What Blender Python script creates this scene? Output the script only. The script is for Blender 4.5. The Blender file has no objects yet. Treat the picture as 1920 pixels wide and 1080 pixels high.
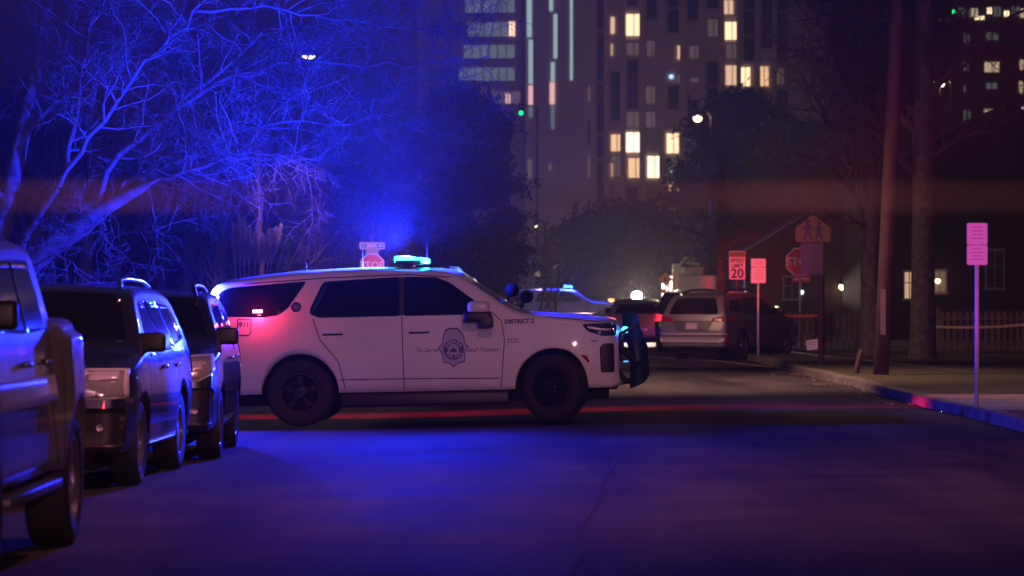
import bpy, bmesh, math, random
import numpy as np
from mathutils import Vector, Matrix
from mathutils.bvhtree import BVHTree
from mathutils.geometry import delaunay_2d_cdt

R = math.radians
SC = bpy.context.scene
COL = SC.collection
FPX = 6500.0          # focal length in pixels of the 1920 px wide frame
HC = 1.545            # camera height
HY = 557.0            # horizon row
def P(px, py, Y):     # a pixel of the photograph at depth Y -> where that thing stands
    return Vector(((px - 960) * Y / FPX, Y, HC + (HY - py) * Y / FPX))
def PX(px, Y): return (px - 960) * Y / FPX

# ------------------------------------------------------------------ camera
cd = bpy.data.cameras.new('camera'); cam = bpy.data.objects.new('camera', cd); COL.objects.link(cam)
cam.location = (0, 0, HC)
cam.rotation_euler = (R(90) + (HY - 540) / FPX, 0, 0)
cd.sensor_width = 36; cd.lens = 36 * FPX / 1920
cd.clip_start = 0.1; cd.clip_end = 3000
cd.dof.use_dof = True; cd.dof.focus_distance = 43.0; cd.dof.aperture_fstop = 3.6
SC.camera = cam
# ------------------------------------------------------------------ world: last blue of dusk
w = bpy.data.worlds.new('World'); SC.world = w; w.use_nodes = True
nt = w.node_tree; nt.nodes.clear()
sky = nt.nodes.new('ShaderNodeTexSky'); sky.sky_type = 'NISHITA'; sky.sun_disc = False
sky.sun_elevation = R(-2.5); sky.sun_rotation = R(200); sky.altitude = 1600
bg = nt.nodes.new('ShaderNodeBackground'); bg.inputs['Strength'].default_value = 0.09
wo = nt.nodes.new('ShaderNodeOutputWorld')
nt.links.new(sky.outputs[0], bg.inputs[0]); nt.links.new(bg.outputs[0], wo.inputs[0])
sd = bpy.data.lights.new('moon', 'SUN'); sd.energy = 0.004; sd.angle = R(0.5); sd.color = (0.6, 0.7, 1.0)
so = bpy.data.objects.new('moon', sd); so.rotation_euler = (R(50), 0, R(30)); COL.objects.link(so)
# ------------------------------------------------------------------ exposure and renderer
SC.view_settings.view_transform = 'Standard'; SC.view_settings.look = 'None'
SC.view_settings.exposure = 0; SC.view_settings.gamma = 1
SC.cycles.volume_bounces = 0; SC.cycles.max_bounces = 5; SC.cycles.diffuse_bounces = 2
SC.cycles.glossy_bounces = 3; SC.cycles.sample_clamp_indirect = 4
SC.cycles.use_denoising = True

def lamp(name, loc, power, col, kind='POINT', size=0.06, aim=None, cone=60, blend=0.5, parent=None):
    d = bpy.data.lights.new(name, kind); d.energy = power; d.color = col; d.shadow_soft_size = size
    o = bpy.data.objects.new(name, d); o.location = loc; COL.objects.link(o)
    if kind == 'SPOT':
        d.spot_size = R(cone); d.spot_blend = blend
    if aim is not None:
        o.rotation_euler = (Vector(aim) - Vector(loc)).to_track_quat('-Z', 'Y').to_euler()
    if parent: o.parent = parent
    return o
BLUE = (0.012, 0.022, 1.0); RED = (1.0, 0.02, 0.06); WARM = (1.0, 0.52, 0.38)
# street and police lights outside the frame, mixed with added unseen fill lights
lamp('street_light_behind', (7, -22, 6.5), 11000, (1.0, 0.50, 0.56), size=0.2)
lamp('street_light_far', (-1.0, 58, 10.5), 12000, WARM, 'SPOT', 0.2, aim=(1.0, 60, 0), cone=86, blend=.8)
lamp('road_fill_near', (1, 26, 9.5), 2300, (1, .30, .42), 'SPOT', 0.2, aim=(1, 29, 0), cone=125, blend=.9)  # added fill without a known lamp, warms the foreground road
lamp('verge_fill', (13, 50, 8), 2600, WARM, 'SPOT', 0.2, aim=(10, 49, 0), cone=100, blend=.8)  # unseen spot added to brighten the dark grass and slab
lamp('crossover_fill', (-5.5, 70, 9), 3200, WARM, 'SPOT', 0.2, aim=(3.6, 81, .5), cone=70, blend=.8)  # fill put in to light the rear of the grey crossover
lamp('police_red_behind', (1, -6, 2.0), 1300, RED, size=0.1)
lamp('blue_fill_behind', (4, -5, 2.2), 550, (0.05, 0.04, 1.0), size=0.1)  # added blue fill for the foreground road
lamp('red_sign_spot', (0.2, -4, 1.9), 230000, RED, 'SPOT', 0.1, aim=tuple(P(1402, 507, 86)), cone=1.5, blend=0.5)  # narrow spot added to redden the signs in place of retroreflection
lamp('stop_sign_spot', (-2, -4, 2.9), 260000, (1, .35, .70), 'SPOT', 0.1, aim=(-3.7, 92, 2.55), cone=1.6, blend=0.5)  # pink spot added so the stop sign shines like reflective sheeting
lamp('parking_sign_spot', (9, 4, 2.0), 24000, (1, .02, .72), 'SPOT', 0.1, aim=(5.9, 43, 2.2), cone=5.0, blend=0.8)  # unseen magenta spot added for the kerbside parking sign and post
lamp('tree_red_fill', (2.5, 49, 1.2), 2600, (1, .16, .10), 'SPOT', .1, aim=(7.6, 79, 7.5), cone=46, blend=.9)  # hidden spot added beyond the police SUV to redden the bare branches
lamp('kerb_red_fill', (9.5, 26, 2.2), 70, RED, 'SPOT', 0.1, aim=(6.6, 39, 0.0), cone=34, blend=0.8)  # unseen red fill added for the ground at the lower right
lamp('red_band_spot', (-17, 45.0, 2.1), 115000, RED, 'SPOT', 0.05, aim=(-3, 46.4, 0.0), cone=10, blend=0.9)  # grazing spot added to draw the red band across the road

# ------------------------------------------------------------------ materials
MATS = {}
def mat(name, col, rough=0.5, metal=0.0, coat=0.0, emit=None, es=0.0, noise=0.0, nscale=8.0, bump=0.0, bscale=60.0, col2=None, spec=0.5):
    if name in MATS: return MATS[name]
    m = bpy.data.materials.new(name); m.use_nodes = True
    n = m.node_tree.nodes; l = m.node_tree.links; b = n['Principled BSDF']
    b.inputs['Base Color'].default_value = (*col, 1); b.inputs['Roughness'].default_value = rough
    b.inputs['Metallic'].default_value = metal; b.inputs['Coat Weight'].default_value = coat
    b.inputs['Coat Roughness'].default_value = 0.04; b.inputs['Specular IOR Level'].default_value = spec
    tc = n.new('ShaderNodeTexCoord')
    if noise > 0:
        t = n.new('ShaderNodeTexNoise'); t.inputs['Scale'].default_value = nscale; t.inputs['Detail'].default_value = 6
        r = n.new('ShaderNodeValToRGB'); c2 = col2 or tuple(c * (1 - noise) for c in col)
        r.color_ramp.elements[0].color = (*c2, 1); r.color_ramp.elements[1].color = (*[min(1, c * (1 + noise * .6)) for c in col], 1)
        r.color_ramp.elements[0].position = 0.35; r.color_ramp.elements[1].position = 0.68
        l.new(tc.outputs['Object'], t.inputs['Vector']); l.new(t.outputs['Fac'], r.inputs[0]); l.new(r.outputs[0], b.inputs['Base Color'])
        mr = n.new('ShaderNodeMapRange'); mr.inputs['To Min'].default_value = max(0.02, rough - 0.08); mr.inputs['To Max'].default_value = min(1, rough + 0.1)
        l.new(t.outputs['Fac'], mr.inputs[0]); l.new(mr.outputs[0], b.inputs['Roughness'])
    if bump > 0:
        t2 = n.new('ShaderNodeTexNoise'); t2.inputs['Scale'].default_value = bscale; t2.inputs['Detail'].default_value = 4
        bp = n.new('ShaderNodeBump'); bp.inputs['Strength'].default_value = bump; bp.inputs['Distance'].default_value = 0.01
        l.new(tc.outputs['Object'], t2.inputs['Vector']); l.new(t2.outputs['Fac'], bp.inputs['Height']); l.new(bp.outputs[0], b.inputs['Normal'])
    if emit:
        b.inputs['Emission Color'].default_value = (*emit, 1); b.inputs['Emission Strength'].default_value = es
        m.cycles.emission_sampling = 'NONE'
    MATS[name] = m; return m

WHITEP = mat('white_paint', (0.72, 0.72, 0.72), 0.35, coat=0.6, noise=0.06, nscale=1.5)
GLASS = mat('dark_glass', (0.006, 0.006, 0.008), 0.05, coat=0.4, spec=0.6)
RUBBER = mat('tyre_rubber', (0.018, 0.018, 0.018), 0.75, noise=0.3, nscale=20, bump=0.3, bscale=90)
BLACKP = mat('black_plastic', (0.015, 0.015, 0.016), 0.45)
WELL = mat('wheel_well_black', (0.004, 0.004, 0.004), 0.9)
GAP = mat('panel_gap', (0.03, 0.03, 0.035), 0.8)
DKRIM = mat('dark_rim', (0.02, 0.02, 0.022), 0.35, 0.6)
ALLOY = mat('alloy_rim', (0.42, 0.42, 0.43), 0.25, 0.9)
CHROME = mat('chrome', (0.7, 0.7, 0.7), 0.12, 1.0)
DECAL = mat('navy_decal', (0.02, 0.03, 0.12), 0.5)
DECALG = mat('grey_decal', (0.30, 0.31, 0.38), 0.5)
DECALW = mat('white_decal', (0.7, 0.7, 0.72), 0.5)
LENSRED = mat('red_lens', (0.35, 0.01, 0.015), 0.15, coat=1)
HEADL = mat('headlight_lens', (.78, .75, .68), 0.3, 0.1, coat=.6)
HEADW = mat('headlight_reflector', (0.75, 0.72, 0.68), 0.25, 0.2, coat=1)
LEDB = mat('blue_led', (0.1, 0.3, 0.8), 0.3, emit=(0.012, 0.55, 1.0), es=30)
LEDBS = mat('blue_led_small', (0.1, 0.3, 0.8), 0.3, emit=(0.03, 0.45, 1.0), es=9)
LEDR = mat('red_led', (0.8, 0.1, 0.2), 0.3, emit=(1.0, 0.35, 0.62), es=9)
BARSH = mat('lightbar_shell', (0.04, 0.05, 0.08), 0.15, coat=1)

# ------------------------------------------------------------------ helpers
def link(o, parent=None):
    COL.objects.link(o)
    if parent is not None: o.parent = parent
    return o
def mk(name, verts, faces, m, parent=None, smooth=False):
    me = bpy.data.meshes.new(name); me.from_pydata([tuple(v) for v in verts], [], faces)
    if smooth: me.polygons.foreach_set('use_smooth', [True] * len(me.polygons))
    for q in (m if isinstance(m, (list, tuple)) else [m]): me.materials.append(q)
    me.update()
    return link(bpy.data.objects.new(name, me), parent)
def mk_np(name, V, F, m, parent=None, smooth=True):
    V = np.asarray(V, np.float32).reshape(-1, 3); F = np.asarray(F, np.int32)
    k = F.shape[1]
    me = bpy.data.meshes.new(name); me.vertices.add(len(V)); me.vertices.foreach_set('co', V.ravel())
    me.loops.add(F.size); me.loops.foreach_set('vertex_index', F.ravel())
    me.polygons.add(len(F)); me.polygons.foreach_set('loop_start', np.arange(0, F.size, k, dtype=np.int32))
    me.polygons.foreach_set('loop_total', np.full(len(F), k, np.int32))
    me.polygons.foreach_set('use_smooth', np.full(len(F), smooth))
    me.materials.append(m); me.update(calc_edges=True); me.validate()
    return link(bpy.data.objects.new(name, me), parent)
def thing(name, label, cat, loc=(0, 0, 0), rotz=0, group=None, rot=None):
    o = bpy.data.objects.new(name, None); o.empty_display_size = 0.2; COL.objects.link(o)
    o.location = loc; o.rotation_euler = rot or (0, 0, rotz)
    return tag(o, label, cat, group)
def tag(o, label, cat, group=None):
    o['label'] = label; o['category'] = cat
    if group: o['group'] = group
    return o
def struct(o): o['kind'] = 'structure'; return o

class MB:                       # collects shapes into one mesh
    def __init__(s): s.v = []; s.f = []
    def add(s, v, f):
        n = len(s.v); s.v += [tuple(p) for p in v]; s.f += [[i + n for i in q] for q in f]; return s
    def box(s, c, d, rot=None, bev=0.0):
        hx, hy, hz = d[0] / 2, d[1] / 2, d[2] / 2
        if bev > 0:
            bm = bmesh.new(); bmesh.ops.create_cube(bm, size=1)
            for q in bm.verts: q.co = Vector((q.co.x * d[0], q.co.y * d[1], q.co.z * d[2]))
            bmesh.ops.bevel(bm, geom=list(bm.edges), offset=bev, segments=3, affect='EDGES', profile=0.5)
            v = [q.co.copy() for q in bm.verts]; bm.verts.index_update(); f = [[q.index for q in x.verts] for x in bm.faces]; bm.free()
        else:
            v = [Vector((x * hx, y * hy, z * hz)) for x in (-1, 1) for y in (-1, 1) for z in (-1, 1)]
            f = [[0, 1, 3, 2], [4, 6, 7, 5], [0, 4, 5, 1], [2, 3, 7, 6], [0, 2, 6, 4], [1, 5, 7, 3]]
        if rot is not None:
            from mathutils import Euler
            M = Euler(rot).to_matrix(); v = [M @ p for p in v]
        c = Vector(c); return s.add([p + c for p in v], f)
    def tube(s, pts, r, n=8, cap=True):
        pts = [Vector(p) for p in pts]; rs = r if isinstance(r, (list, tuple)) else [r] * len(pts)
        V = []; F = []
        for i, p in enumerate(pts):
            t = (pts[min(i + 1, len(pts) - 1)] - pts[max(i - 1, 0)]).normalized()
            a = t.orthogonal().normalized() if i == 0 else (pa - t * pa.dot(t)).normalized()
            pa = a; b = t.cross(a)
            for k in range(n):
                q = 2 * math.pi * k / n; V.append(p + (a * math.cos(q) + b * math.sin(q)) * rs[i])
        for i in range(len(pts) - 1):
            for k in range(n):
                F.append([i * n + k, i * n + (k + 1) % n, (i + 1) * n + (k + 1) % n, (i + 1) * n + k])
        if cap: F.append(list(range(n))[::-1]); F.append([(len(pts) - 1) * n + k for k in range(n)])
        return s.add(V, F)
    def lathe_y(s, prof, n=40, c=(0, 0, 0), closed=False):   # (radius, y) about the y axis
        V = []; F = []; m_ = len(prof)
        for k in range(n):
            a = 2 * math.pi * k / n
            for r, y in prof: V.append((c[0] + r * math.cos(a), c[1] + y, c[2] + r * math.sin(a)))
        for k in range(n):
            for j in range(m_ - (0 if closed else 1)):
                j2 = (j + 1) % m_; k2 = (k + 1) % n
                F.append([k * m_ + j, k * m_ + j2, k2 * m_ + j2, k2 * m_ + j])
        return s.add(V, F)
    def prism(s, poly, y0, y1):      # polygon in (x, z) extruded along y
        n = len(poly); V = [(x, y0, z) for x, z in poly] + [(x, y1, z) for x, z in poly]
        return s.add(V, [list(range(n)), list(range(n, 2 * n))[::-1]] + [[i, (i + 1) % n, n + (i + 1) % n, n + i] for i in range(n)])
    def ball(s, c, r, n=10):
        bm = bmesh.new(); bmesh.ops.create_uvsphere(bm, u_segments=n * 2, v_segments=n, radius=1)
        rr = r if isinstance(r, (tuple, list)) else (r, r, r)
        v = [(c[0] + q.co.x * rr[0], c[1] + q.co.y * rr[1], c[2] + q.co.z * rr[2]) for q in bm.verts]
        bm.verts.index_update(); f = [[q.index for q in x.verts] for x in bm.faces]; bm.free(); return s.add(v, f)
    def build(s, name, m, parent=None, smooth=False): return mk(name, s.v, s.f, m, parent, smooth)

_txt = {}
def text2d(t, size, shear=0.0, bold=0.0, align='CENTER'):
    key = (t, size, shear, bold, align)
    if key in _txt: return _txt[key]
    c = bpy.data.curves.new('t', 'FONT'); c.body = t; c.size = size; c.shear = shear; c.offset = bold
    c.align_x = align; c.align_y = 'CENTER'; c.resolution_u = 3; c.fill_mode = 'FRONT'
    o = bpy.data.objects.new('t', c); COL.objects.link(o); bpy.context.view_layer.update()
    dg = bpy.context.evaluated_depsgraph_get(); me = o.evaluated_get(dg).to_mesh()
    v = [(q.co.x, q.co.y) for q in me.vertices]; f = [list(p.vertices) for p in me.polygons]
    o.evaluated_get(dg).to_mesh_clear(); COL.objects.unlink(o); bpy.data.objects.remove(o); bpy.data.curves.remove(c)
    _txt[key] = (v, f); return v, f
def flat_text(parts, y=0.0):   # list of (text, size, x, z, kwargs) -> vertices facing -y
    V = []; F = []
    for t, size, x, z, kw in parts:
        v, f = text2d(t, size, **kw); n = len(V)
        V += [(x + a, y, z + b) for a, b in v]; F += [[i + n for i in q] for q in f]
    return V, F

# ------------------------------------------------------------------ the road surface profile
def zg(x, y=0): return 0.06 * math.tanh(x / 1.9)

# ------------------------------------------------------------------ vehicles
def resample(poly, sp):
    out = []
    for i, a in enumerate(poly):
        b = poly[(i + 1) % len(poly)]; L = math.hypot(b[0] - a[0], b[1] - a[1]); k = max(1, int(L / sp))
        for j in range(k): out.append((a[0] + (b[0] - a[0]) * j / k, a[1] + (b[1] - a[1]) * j / k))
    return out
def inside(p, poly):
    c = False; n = len(poly)
    for i in range(n):
        a, b = poly[i], poly[i - 1]
        if (a[1] > p[1]) != (b[1] > p[1]) and p[0] < (b[0] - a[0]) * (p[1] - a[1]) / (b[1] - a[1] + 1e-12) + a[0]: c = not c
    return c
def rpoly(poly, r, n=4):       # rounds the corners
    out = []
    N = len(poly)
    for i in range(N):
        p = Vector(poly[i]); a = Vector(poly[i - 1]); b = Vector(poly[(i + 1) % N])
        ra = min(r, (a - p).length * .45); rb = min(r, (b - p).length * .45)
        s = p + (a - p).normalized() * ra; e = p + (b - p).normalized() * rb
        for k in range(n + 1):
            t = k / n; q = s * (1 - t) ** 2 + p * 2 * t * (1 - t) + e * t * t; out.append((q.x, q.y))
    return out

class Body:
    def __init__(s, sp):
        s.sp = sp; W = sp['W']; x0, x1 = sp['x']           # rear, front
        top = sorted(sp['top'])
        tx = [p[0] for p in top]; tz = [p[1] for p in top]
        n = int((x1 - x0) / 0.04) + 1
        xs = list(np.linspace(x0, x1, n))
        for c, r_, zc in sp['arches']:
            xs += [c + r_ * math.sin(t) for t in np.linspace(-math.pi / 2, math.pi / 2, 25)] + [c - r_ - .002, c + r_ + .002]
        xs += [x0 + 0.10 * (1 - math.cos(t)) for t in np.linspace(0, math.pi / 2, 6)] + [x1 - 0.10 * (1 - math.cos(t)) for t in np.linspace(0, math.pi / 2, 6)]
        xs = sorted(set(round(float(v), 5) for v in xs if x0 - 1e-6 <= v <= x1 + 1e-6))
        sm = sp.get('smooth', 0.05)
        def zt(x):
            return sum(float(np.interp(x + d * sm, tx, tz)) for d in (-1, -.5, 0, .5, 1)) / 5
        zs = sp['sill']; zroof = max(tz); belt = sp['belt']; Wr = sp['Wr']
        def wid(x, z):
            zm = 0.72
            if z < zm: f = W * (1 - 0.05 * ((zm - z) / (zm - 0.3)) ** 2)
            elif z < belt: f = W * (1 - 0.035 * ((z - zm) / (belt - zm)) ** 2)
            else: f = W * 0.965 - (z - belt) * (W * 0.965 - Wr) / (zroof - belt)
            for bc, bw, ba in sp.get('bumps', []): f += ba * max(0, min(1, 1.6 * (1 - abs(x - bc) / bw))) ** .8 * (1 if z < belt else max(0, 1 - (z - belt) / .05))
            tf = max(0, (x - (x1 - 1.0)) / 1.0); tr = max(0, ((x0 + 0.9) - x) / 0.9)
            return f * (1 - sp.get('taperf', .09) * tf ** 2 - sp.get('taperr', .05) * tr ** 2)
        rings = []
        K = 14; cr = sp.get('r', 0.08); C = 5; T = 5
        for x in xs:
            t = zt(x); zb = zs
            for c, r_, zc in sp['arches']:
                if abs(x - c) < r_: zb = max(zb, zc + (math.sqrt(max(0, r_ * r_ - (x - c) ** 2))) * sp.get('archflat', 1.0))
            e = min(x - x0, x1 - x); ins = 0.0
            if e < 0.10: q = 1 - e / 0.10; ins = 0.10 * (1 - math.sqrt(max(0, 1 - q * q)))
            t -= ins * .6; zb += ins * .5 if zb == zs else 0
            zb = min(zb, t - 0.12); r = min(cr, (t - zb) * .3)
            P_ = [(0, zb)]
            for k in range(K + 1):
                z = zb + (t - r - zb) * k / K; P_.append((wid(x, z) - ins, z))
            wb = P_[-1][0]
            for k in range(1, C + 1):
                a = k / C * math.pi / 2; P_.append((wb - r * (1 - math.cos(a)) - .15 * r * math.sin(a), t - r + r * math.sin(a)))
            wt = P_[-1][0]
            for k in range(1, T + 1):
                y = wt * (1 - k / T); P_.append((y, t + sp.get('crown', .03) * (1 - (y / wt) ** 2)))
            rings.append([(x, y, z) for y, z in P_])
        m = len(rings[0]); V = []; F = []; bow = sp.get('bow', .14); bowr = sp.get('bowr', .06)
        # full ring: right side (-y) then left mirrored
        full = []
        for rg in rings:
            right = [(x, -y, z) for x, y, z in rg]; left = [(x, y, z) for x, y, z in rg[1:-1]][::-1]
            full.append(right + left)
        M = len(full[0])
        for rg in full:
            for x, y, z in rg:
                ff = max(0, min(1, (x - (x1 - .7)) / .7)); fr = max(0, min(1, ((x0 + .5) - x) / .5))
                u = min(1.1, abs(y) / W) ** 2.6
                V.append((x - bow * u * ff + bowr * u * fr, y, z))
        for i in range(len(full) - 1):
            for k in range(M):
                F.append([i * M + k, (i + 1) * M + k, (i + 1) * M + (k + 1) % M, i * M + (k + 1) % M])
        F.append(list(range(M))); F.append([(len(full) - 1) * M + k for k in range(M)][::-1])
        s.V, s.F = V, F; s.wid = wid; s.zt = zt; s.m_ = M; s.nr = len(full)
        s.bvh = BVHTree.FromPolygons([Vector(v) for v in V], F)
    def ray(s, a, b, ax):
        o, d = {'R': ((a, -5, b), (0, 1, 0)), 'L': ((a, 5, b), (0, -1, 0)), 'T': ((a, b, 5), (0, 0, -1)),
                'F': ((6, a, b), (-1, 0, 0)), 'B': ((-7, a, b), (1, 0, 0))}[ax]
        h = s.bvh.ray_cast(Vector(o), Vector(d))
        if h[0] is None: return None
        n = h[1].copy()
        if n.dot(Vector(d)) > 0: n = -n
        return h[0], n
    def panel(s, name, poly, ax, m, root, eps=0.004, sp=0.06, skirt=True):
        bd = resample(poly, sp); n = len(bd)
        xs = [p[0] for p in bd]; ys = [p[1] for p in bd]; pts = list(bd)
        x = min(xs) + sp * .5
        while x < max(xs):
            y = min(ys) + sp * .5
            while y < max(ys):
                if inside((x, y), bd): pts.append((x, y))
                y += sp
            x += sp
        r = delaunay_2d_cdt([Vector(p) for p in pts], [], [list(range(n))], 1, 1e-5)
        V = []; ok = []
        for p in r[0]:
            h = s.ray(p.x, p.y, ax)
            if h is None: V.append((0, 0, 0)); ok.append(False)
            else: V.append(tuple(h[0] + h[1] * eps)); ok.append(True)
        F = [list(f) for f in r[2] if all(ok[i] for i in f)]
        if skirt:
            cnt = {}
            for f in F:
                for i in range(len(f)):
                    e = (f[i], f[(i + 1) % len(f)]); cnt[tuple(sorted(e))] = cnt.get(tuple(sorted(e)), 0) + 1
            d = {'R': (0, .02, 0), 'L': (0, -.02, 0), 'T': (0, 0, -.02), 'F': (-.02, 0, 0), 'B': (.02, 0, 0)}[ax]
            mp = {}
            for e, c in cnt.items():
                if c == 1:
                    for i in e:
                        if i not in mp: mp[i] = len(V); V.append(tuple(V[i][k] + d[k] for k in range(3)))
                    F.append([e[0], e[1], mp[e[1]], mp[e[0]]])
        return mk(name, V, F, m, root, True)
    def strip(s, name, pts, wd, ax, m, root, eps=0.003):
        V = []; F = []; pp = []
        for i in range(len(pts) - 1):
            a, b = pts[i], pts[i + 1]; k = max(1, int(math.hypot(b[0] - a[0], b[1] - a[1]) / .06))
            for j in range(k): pp.append((a[0] + (b[0] - a[0]) * j / k, a[1] + (b[1] - a[1]) * j / k))
        pp.append(pts[-1])
        for i, p in enumerate(pp):
            a = Vector(pp[max(0, i - 1)]); b = Vector(pp[min(len(pp) - 1, i + 1)]); t = (b - a).normalized(); nn = Vector((-t.y, t.x)) * wd / 2
            for sg in (-1, 1):
                h = s.ray(p[0] + nn.x * sg, p[1] + nn.y * sg, ax)
                V.append(tuple(h[0] + h[1] * eps) if h else (V[-1] if V else (0, 0, 0)))
        for i in range(len(pp) - 1): F.append([2 * i, 2 * i + 1, 2 * i + 3, 2 * i + 2])
        return mk(name, V, F, m, root)
    def text(s, name, t, size, x, z, ax, m, root, shear=0, bold=0, eps=0.006):
        v, f = text2d(t, size, shear, bold); sx = -1 if ax in ('L',) else 1
        V = []
        for a, b in v:
            h = s.ray(x + a * sx, z + b, ax); V.append(tuple(h[0] + h[1] * eps))
        return mk(name, V, f, m, root)

def wheel(root, x, y, r, wd, rimm, spokes=6, steer=0, rr=0.62, side=-1, lugs=None, detail=True):
    e = bpy.data.objects.new('wheel', None); e.empty_display_size = .1; link(e, root); e.location = (x, y, r); e.rotation_euler = (0, 0, steer)
    h = wd / 2; ri = r * rr
    t = MB()
    prof = [(ri, -h * .80), (ri + .02, -h * .93), (r * .86, -h), (r * .95, -h * .92), (r * .99, -h * .74), (r, -h * .4), (r, h * .4), (r * .99, h * .74), (r * .95, h * .92), (r * .86, h), (ri + .02, h * .93), (ri, h * .80)]
    n = 72; V = []; F = []; m_ = len(prof)
    for k in range(n):
        a = 2 * math.pi * k / n
        for j, (q, yy) in enumerate(prof):
            if 3 <= j <= 8 and k % 2 == (1 if j in (3, 4, 7, 8) else 0): q -= .007
            V.append((q * math.cos(a), yy, q * math.sin(a)))
    for k in range(n):
        for j in range(m_ - 1):
            k2 = (k + 1) % n; F.append([k * m_ + j, k * m_ + j + 1, k2 * m_ + j + 1, k2 * m_ + j])
    t.add(V, F).build('tyre', RUBBER, e, True)
    g = MB(); o = side * h
    g.lathe_y([(ri, o * .80), (ri + .012, o * .90), (ri - .01, o * .90), (ri - .03, o * .7), (ri - .035, -o * .5), (ri, -o * .8)], 40)
    g.lathe_y([(.0, o * .72), (.05, o * .72), (.075, o * .66), (.085, o * .5), (.085, o * .2)], 24)
    for k in range(spokes):
        a = 2 * math.pi * k / spokes + .3
        for da in ((-.13, .13) if spokes <= 6 else (0,)):
            L = ri - .02 - .06
            c = (math.cos(a + da * .6) * (.06 + L / 2), o * .58, math.sin(a + da * .6) * (.06 + L / 2))
            g.box(c, (L, abs(o) * .14, .032 if spokes <= 6 else .045), rot=(0, -(a + da), 0))
    g.build('rim', rimm, e, False)
    b = MB(); b.lathe_y([(ri - .03, o * .1), (.05, o * .1)], 24).build('brake_disc', WELL if rimm is DKRIM else DKRIM, e)
    if lugs:
        lg = MB()
        for k in range(6):
            a = 2 * math.pi * k / 6 + .2; lg.ball((.062 * math.cos(a), o * .74, .062 * math.sin(a)), .012, 5)
        lg.build('lug_nuts', CHROME, e, True)
    return e

def underbody(b, root, sp):
    g = MB(); W = sp['W']; x0, x1 = sp['x']
    g.box(((x0 + x1) / 2, 0, sp['sill'] + .02), (x1 - x0 - .5, W * 1.25, .34))
    for c, r_, zc in sp['arches']:
        n = 20; V = []; F = []
        for k in range(n + 1):
            a = math.pi * k / n
            for y in (-W * .93, W * .93): V.append((c + (r_ - .012) * math.cos(a), y, zc - .02 + (r_ - .012) * math.sin(a)))
        for k in range(n): F.append([2 * k, 2 * k + 1, 2 * k + 3, 2 * k + 2])
        g.add(V, F)
        g.box((c, 0, zc + r_ * .35), (2 * r_ * .93, W * 1.2, r_ * 1.2))
    return g.build('underbody', WELL, root)

def gmirror(root, x, y, z, m, side, d=(.12, .24, .17), m2=None):
    g = MB(); g.box((x, side * (y + d[1] / 2), z), d, bev=.035); g.tube([(x, side * (y - .1), z - d[2] * .35), (x, side * (y + .06), z - d[2] * .25)], .03)
    o = g.build('mirror', m, root, True)
    if m2: MB().box((x, side * (y + d[1] / 2), z + d[2] * .42), (d[0] * .92, d[1] * .95, d[2] * .62), bev=.03).build('mirror_cap', m2, o, True)
    return o

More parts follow.
